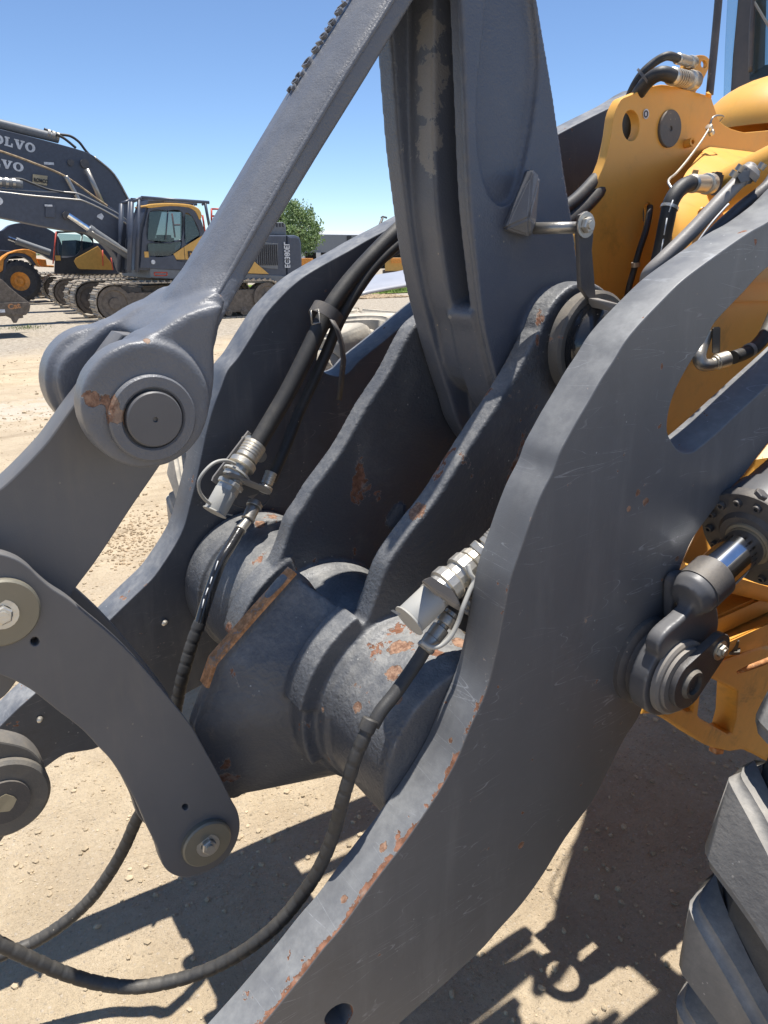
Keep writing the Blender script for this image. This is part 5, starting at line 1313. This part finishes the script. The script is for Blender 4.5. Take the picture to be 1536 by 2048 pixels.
# ---- second excavator with the middle boom
X2 = 27.2
yt2 = W(112, 590, X2 + 3).y
EX2 = thing('excavator', 'second excavator behind the nearest, its boom carrying a tan dealer plate', 'excavator', (X2 + 1.6, W(136, 600, X2).y - 2.5, 0), GRP)
track(X2, W(137, 600, X2).y, 5.0, 1.05, EX2); track(X2 + 2.5, W(137, 600, X2).y, 5.0, 1.05, EX2)
BX2 = X2 + 1.2
bm2 = boomplate('boom', [(-220, 268), (-60, 286), (0, 303), (67, 327), (129, 353), (160, 373), (195, 398), (235, 425), (270, 470), (272, 520), (250, 520), (225, 480), (190, 455), (120, 435), (0, 420), (-220, 380)], BX2, .62, EX2)
tag(bm2, 'middle boom with its tan plate')
maker_word('VOLVO', BX2 - .012, -66, 321, 49, 345, 18, M['white_paint'], bm2)
PA = [W(a, b, BX2 - .06) for a, b in [(66, 348), (95, 352), (94, 371), (65, 366)]]
np_ = obj('dealer_plate', PA + [v + Vector((.03, 0, 0)) for v in PA], [(0, 1, 2, 3), (7, 6, 5, 4)] + [(i, i+4, (i+1) % 4 + 4, (i+1) % 4) for i in range(4)], M['sign_tan'], bm2)
flat_text('ROMCO', BX2 - .066, 67.5, 363, 94, 367, .165, M['black_print'], np_, sx=.72, bold=.006)
tube('boom_edge', [W(-60, 285, BX2), W(0, 302, BX2), W(67, 326, BX2), W(129, 352, BX2), W(193, 397, BX2), W(215, 412, BX2)], .035, M['soil'], bm2, 6)
tube('cylinder_rod', [W(131, 352, BX2 - .2), W(152, 390, BX2 - .2), W(158, 402, BX2 - .2)], .075, M['bare_steel'], EX2, 10)
pl('upper_body', [(285, 548), (290, 480), (380, 480), (380, 548)], X2 + .1, 2.7, M['far_grey'], EX2, bevel=.05)

# ---- third excavator, dark cab with yellow wedge panel
X3 = 31.5
y3 = W(112, 585, X3).y
EX3 = thing('excavator', 'third excavator with dark cab and yellow wedge panel seen under the lowest boom', 'excavator', (X3 + 1.6, y3 - 2.5, 0), GRP)
track(X3, y3, 5.0, 1.05, EX3); track(X3 + 2.4, y3, 5.0, 1.05, EX3)
pl('upper_body', [(150, 548), (152, 480), (225, 490), (240, 548)], X3 + .3, 2.5, M['far_grey'], EX3, bevel=.03)
c3 = pl('cab_frame', [(109, 548), (111, 505), (114, 462), (172, 464), (186, 475), (190, 500), (165, 545), (150, 548)], X3 + .1, .10, M['interior'], EX3, bevel=.01,
   holes=[[(116, 467), (162, 469), (160, 500), (150, 512), (118, 512)], [(166, 470), (180, 477), (186, 490), (166, 500)]])
pl('cab_window', [(116, 467), (162, 469), (160, 500), (150, 512), (118, 512)], X3 + .14, .01, M['cab_glass'], c3, bevel=.001)
pl('cab_window', [(166, 470), (180, 477), (186, 490), (166, 500)], X3 + .14, .01, M['cab_glass'], c3, bevel=.001)
pl('yellow_panel', [(148, 522), (152, 516), (196, 492), (200, 497), (226, 530), (226, 540), (160, 538), (155, 535)], X3 + .04, .06, M['far_yellow'], EX3, bevel=.01)
q = W(116, 516, X3 + .05); box('warning_label', q, (.02, .18, .18), M['far_yellow'], EX3)
for (a_, b_) in (((112, 463), (106, 528)), ((205, 500), (206, 532)), ((222, 515), (226, 540))):
    tube('handrail', [W(*a_, X3 - .1), W(*b_, X3 - .1)], .025, M['red_paint'], EX3, 6)
BX3 = X3 + 1.2
bm3 = boomplate('boom', [(-200, 222), (-80, 240), (0, 258), (88, 280), (164, 301), (188, 312), (229, 348), (246, 375), (264, 410), (272, 460), (250, 470), (225, 440), (190, 415), (100, 385), (0, 365), (-200, 330)], BX3, .66, EX3)
tag(bm3, 'highest boom against the sky')
maker_word('VOLVO', BX3 - .012, -38, 279, 72, 307, 19, M['white_paint'], bm3)
cyl2('arm_cylinder', W(116, 277, BX3 + .3), W(-160, 208, BX3 + .3), .17, .09, .85, EX3, m1='bare_steel')
for k in range(3): lathe('clamp_ring', W(94 + k*9, 268 + k*3, BX3 + .3), W(116, 277, BX3+.3) - W(0, 240, BX3+.3), [(0, 0), (.19, 0), (.19, .10), (0, .10)], M['bare_steel'], EX3, 12)
tube('boom_hose', [W(88, 258, BX3 + .3), W(115, 268, BX3 + .3), W(140, 272, BX3 + .3), W(158, 284, BX3 + .3), W(172, 302, BX3 + .3), W(195, 325, BX3 + .2), W(228, 350, BX3 + .2), W(262, 410, BX3 + .2)], .05, M['rubber_hose'], EX3, 8)
tube('boom_hose', [W(112, 268, BX3 + .1), W(130, 278, BX3 + .1), W(152, 296, BX3 + .1)], .05, M['rubber_hose'], EX3, 8)
tube('boom_pipe', [W(188, 313, BX3 - .05), W(229, 349, BX3 - .05), W(262, 408, BX3 - .05)], .03, M['bare_steel'], bm3, 6)
lathe('boom_pin', W(170, 327, BX3 - .15), (1, 0, 0), [(0, 0), (.16, 0), (.16, 1.0), (0, 1.0)], M['black_steel'], bm3, 20)
lathe('boom_pin', W(142, 325, BX3 - .08), (1, 0, 0), [(0, 0), (.12, 0), (.12, .9), (0, .9)], M['black_steel'], bm3, 20)
tube('cylinder_rod', [W(173, 338, BX3 - .3), W(206, 410, BX3 - .3)], .10, M['bare_steel'], EX3, 10)
q = W(98, 327, BX3 - .01); box('label_strip', q, (.01, .35, .09), M['white_paint'], bm3)

# ---- fourth excavator, only tracks and a low boom in sight
X4 = 36.5
y4 = W(63, 575, X4).y
EX4 = thing('excavator', 'farthest excavator, its tracks beside the orange loader wheel and boom low behind the others', 'excavator', (X4 + 1.6, y4 - 2.5, 0), GRP)
track(X4, y4, 4.6, 1.0, EX4); track(X4 + 2.2, y4, 4.6, 1.0, EX4)
bm4 = boomplate('boom', [(-160, 440), (-60, 452), (0, 462), (20, 450), (45, 446), (90, 455), (118, 475), (128, 520), (105, 520), (80, 507), (50, 503), (0, 505), (-160, 500)], X4 + 1.1, .6, EX4)
tag(bm4, 'low dark boom')
cyl2('boom_cylinder', W(100, 505, X4 + .8), W(16, 476, X4 + .8), .14, .09, .75, EX4)

# ---- orange loader at far left
X5 = 33.5
w5 = W(38, 545, X5)
OL = thing('articulated_loader', 'orange wheeled loader with black fender arch partly cut off at left', 'loader', (X5 + 1.2, w5.y, 0))
rw = .78
wh = bpy.data.objects.new('wheel', None); put(wh, Matrix.Translation((X5 + .3, w5.y, rw + .05)), OL)
ring_lathe('tyre', (X5, w5.y, rw + .05), (1, 0, 0), [(.36, 0), (.6, -.03), (.74, .03), (rw, .12), (rw, .48), (.74, .57), (.36, .6)], M['far_rubber'], wh, 36)
lathe('rim', (X5 + .02, w5.y, rw + .05), (1, 0, 0), [(0, .08), (.12, .04), (.2, .08), (.36, .0), (.37, .1), (0, .12)], M['orange_paint'], wh, 28)
for k in range(24):
    th = 2*math.pi*k/24
    if k == 0:
        lg = box('tread_block', (X5 + .3, w5.y, rw + .05 + rw), (.56, .09, .07), M['far_rubber'], wh)
    else: dup(lg, Matrix.Translation((X5 + .3, w5.y - math.sin(th)*rw, rw + .05 + math.cos(th)*rw)) @ Matrix.Rotation(th, 4, 'X'), wh)
pl('fender', [(0, 520), (8, 512), (20, 505), (35, 500), (50, 498), (58, 499), (72, 505), (73, 518), (78, 530), (80, 534), (72, 528), (62, 514), (50, 507), (34, 505), (18, 508), (8, 520), (6, 540), (0, 545), (-20, 545), (-20, 520)], X5 - .05, .7, M['orange_paint'], OL, bevel=.02, smooth=False)
pl('fender_arch', [(6, 545), (8, 522), (18, 509), (34, 505.5), (50, 507.5), (62, 515), (72, 529), (68, 532), (60, 521), (48, 514), (34, 511), (20, 515), (13, 528), (11, 550)], X5 - .02, .6, M['far_grey'], OL, bevel=.01, smooth=False)
pl('chassis', [(-60, 520), (0, 515), (2, 560), (-60, 560)], X5 + .4, 2.0, M['orange_paint'], OL, bevel=.03)
pl('chassis_step', [(74, 517), (92, 519), (94, 530), (108, 531), (108, 535), (84, 534), (76, 524)], X5 + .2, 1.6, M['orange_paint'], OL, bevel=.02)
pl('engine_hood', [(-60, 500), (0, 500), (70, 505), (72, 515), (0, 520), (-60, 520)], X5 + .8, 1.2, M['far_grey'], OL, bevel=.03)

# ---- bucket lying at the left edge
X6 = 20.2
BK = thing('excavator_bucket', 'dark steel bucket lying on the gravel at the left edge', 'bucket', (X6 + .6, W(20, 640, X6).y, 0))
bo = [(-60, 545), (-10, 552), (5, 560), (18, 573), (38, 590), (55, 602), (61, 611), (59, 622), (52, 630), (46, 631), (47, 636), (38, 637), (33, 646), (27, 646), (22, 637), (12, 632), (0, 633), (-30, 640), (-90, 640)]
pl('bucket_cheek', bo, X6, .06, M['track_dark'], BK, bevel=.01)
pl('bucket_cheek', bo, X6 + 1.3, .06, M['track_dark'], BK, bevel=.01)
pl('bucket_shell', [(-60, 550), (0, 558), (16, 576), (36, 592), (52, 604), (56, 616), (50, 626), (-40, 632)], X6 + .06, 1.24, M['track_dark'], BK, bevel=.02)
pl('bucket_band', [(-40, 608), (0, 606), (58, 604), (60, 611), (58, 622), (50, 630), (0, 630), (-40, 630)], X6 - .03, .03, M['track_dark'], BK, bevel=.008)
q = W(4, 622, X6 - .035); box('bucket_label', q, (.01, .13, .07), M['white_paint'], BK)
flat_text('Cat', X6 - .032, 17, 619, 30, 617, .17, M['rusty_edge'], BK, sx=1.1, bold=.006)
lathe('bucket_pin', W(50, 611, X6 - .05), (1, 0, 0), [(0, 0), (.07, 0), (.07, 1.4), (0, 1.4)], M['track_dark'], BK, 16)

# ---- shadows on the gravel come from real steel tracks; tree, shed and pole beyond
def tree(name, label, base, H, crown_c, crown_r, n, seed, group=None):
    rn = random.Random(seed)
    t = thing(name, label, 'tree', base, group)
    bx, by, _ = base
    tips = []
    tube('trunk', [(bx, by, 0), (bx + .1, by, H*.2), (bx - .05, by + .1, H*.42)], [.32, .24, .18], M['bark'], t, 10)
    for k in range(9):
        a = 2*math.pi*k/9 + rn.uniform(-.3, .3); rr = crown_r*rn.uniform(.45, .85); zz = H*rn.uniform(.45, .9)
        p0 = Vector((bx, by, H*rn.uniform(.22, .40))); p2 = Vector((bx + math.cos(a)*rr, by + math.sin(a)*rr, zz)); p1 = (p0+p2)/2 + Vector((0, 0, .4))
        tube('limb', [p0, p1, p2], [.12, .07, .02], M['bark'], t, 7); tips.append(p2)
    cl = []
    for k in range(75):
        th = rn.uniform(0, 6.28); u = rn.uniform(-.75, 1); r_ = rn.uniform(.45, 1.0)**.6
        s_ = math.sqrt(max(0, 1-u*u))
        cl.append((Vector((bx + math.cos(th)*s_*crown_r*r_, by + math.sin(th)*s_*crown_r*r_, crown_c + u*r_*(H-crown_c))), rn.uniform(.35, .95)))
    V, F = [], []
    for i in range(n):
        c, r_ = rn.choice(cl)
        d = Vector((rn.gauss(0, 1), rn.gauss(0, 1), rn.gauss(0, .8))); d = d.normalized()*r_*rn.uniform(.3, 1.05)
        p = c + d; sz = rn.uniform(.07, .15)
        a = Vector((rn.gauss(0, 1), rn.gauss(0, 1), rn.gauss(0, 1))).normalized(); b = a.orthogonal().normalized()
        k = len(V); V += [p - a*sz, p + b*sz*.5, p + a*sz, p - b*sz*.5]; F.append((k, k+1, k+2, k+3))
    o = obj('crown', V, F, M['leaf'], t); tag(o, kind='stuff')
    return t
def far_pt(px, py, s):
    r = ray(px, py); k = s; return Vector((r.x*k, r.y*k, CAMH + r.z*k))
tp = far_pt(588, 505, 62)
tree('broadleaf_tree', 'green broadleaf tree standing just left of the grey shed', (tp.x, tp.y, 0), 5.6, 3.5, 2.3, 11000, 3)
sc_ = 85.0
def shed_box(name, pa, pb, s, zt, zb, depth, mat, parent):
    a, b = far_pt(pa, 500, s), far_pt(pb, 500, s); a.z = b.z = 0
    d = (b-a); n_ = Vector((-d.y, d.x, 0)).normalized()
    if n_.dot(a) < 0: n_ = -n_
    P = [a, b, b + n_*depth, a + n_*depth]
    return obj(name, [Vector((p.x, p.y, zb)) for p in P] + [Vector((p.x, p.y, zt)) for p in P], [(0, 1, 5, 4), (1, 2, 6, 5), (2, 3, 7, 6), (3, 0, 4, 7), (4, 5, 6, 7), (3, 2, 1, 0)], mat, parent)
s0 = far_pt(690, 500, sc_)
SH = thing('storage_shed', 'long grey metal shed with pale low roof beyond the tree', 'shed', (s0.x, s0.y, 0))
zt = far_pt(660, 470, sc_).z
shed_box('wall', 560, 900, sc_, zt, far_pt(660, 505, sc_).z, 30, M['shed_wall'], SH)
a, b = far_pt(548, 470, sc_ - .4), far_pt(905, 476, sc_ - .4)
d = (b - a).normalized(); n_ = Vector((-d.y, d.x, 0)); n_ = n_ if n_.dot(a) > 0 else -n_
obj('roof', [a, b, b + n_*31 + Vector((0, 0, 1.1)), a + n_*31 + Vector((0, 0, 1.1)), a + Vector((0, 0, .15)), b + Vector((0, 0, .15)), b + n_*31 + Vector((0, 0, 1.25)), a + n_*31 + Vector((0, 0, 1.25))],
    [(0, 1, 5, 4), (1, 2, 6, 5), (2, 3, 7, 6), (3, 0, 4, 7), (4, 5, 6, 7), (3, 2, 1, 0)], M['shed_roof'], SH)
for k, pxx in enumerate((600, 632, 664, 700, 736, 772)):
    shed_box('white_pier', pxx, pxx + 9, sc_ - .2, far_pt(660, 505, sc_).z, 0, 1.0, M['shed_white'], SH)
shed_box('dark_bay', 560, 900, sc_ + 3, far_pt(660, 505, sc_).z, 0, 2, M['shed_dark'], SH)
shed_box('downpipe_panel', 694, 703, sc_ - .1, zt - .1, far_pt(660, 492, sc_).z, .3, M['shed_dark'], SH)
s1 = far_pt(612, 510, 70)
YE = thing('yellow_implement', 'low orange yellow machine parked in front of the shed', 'machine', (s1.x, s1.y, 0))
shed_box('body', 600, 622, 70, far_pt(600, 517, 70).z, .3, 2, M['orange_paint'], YE)
shed_box('skid', 598, 626, 70.2, .34, 0, 1.6, M['track_dark'], YE)
s2 = far_pt(790, 510, 60)
YT = thing('yellow_machine', 'yellow machine body showing over the grey mudguard', 'machine', (s2.x, s2.y, 0))
shed_box('body', 770, 840, 60, far_pt(790, 516, 60).z, .4, 2.5, M['far_yellow'], YT)
shed_box('deck', 782, 812, 59.8, far_pt(790, 519, 60).z, far_pt(790, 526, 60).z, .3, M['orange_paint'], YT)
shed_box('skid', 765, 845, 60.3, .44, 0, 2.2, M['track_dark'], YT)
# lattice jib tip of a distant crane
jb = far_pt(765, 440, 95)
JB = thing('crane_jib', 'small dark crane jib tip above the far lift arm', 'crane', (jb.x, jb.y, 0))
tube('jib', [far_pt(735, 505, 95), far_pt(758, 455, 95), far_pt(765, 436, 95)], [.3, .22, .16], M['black_steel'], JB, 6, smooth=False)
tube('jib_head', [far_pt(762, 436, 95), far_pt(766, 433, 95), far_pt(774, 436, 95)], .14, M['black_steel'], JB, 6, smooth=False)
# low line of far trees along the horizon
V, F = [], []
rn = random.Random(5)
for i in range(9000):
    ang = R(-34) + rn.uniform(-R(32), R(32)); dd = rn.uniform(330, 380)
    h = 4.0 + 2.0*noise.noise(Vector((ang*25, 0, 0))); z = rn.uniform(0, max(1.5, h))
    p = Vector((math.cos(ang)*dd, math.sin(ang)*dd, z)); s_ = rn.uniform(.5, 1.1)
    a = Vector((rn.gauss(0, 1), rn.gauss(0, 1), rn.gauss(0, 1))).normalized(); b = a.orthogonal().normalized()
    k = len(V); V += [p - a*s_, p + b*s_*.6, p + a*s_, p - b*s_*.6]; F.append((k, k+1, k+2, k+3))
fw = obj('treeline', V, F, M['leaf'], None, wm=Matrix.Identity(4)); tag(fw, 'low dark line of trees on the horizon', 'trees', kind='stuff')
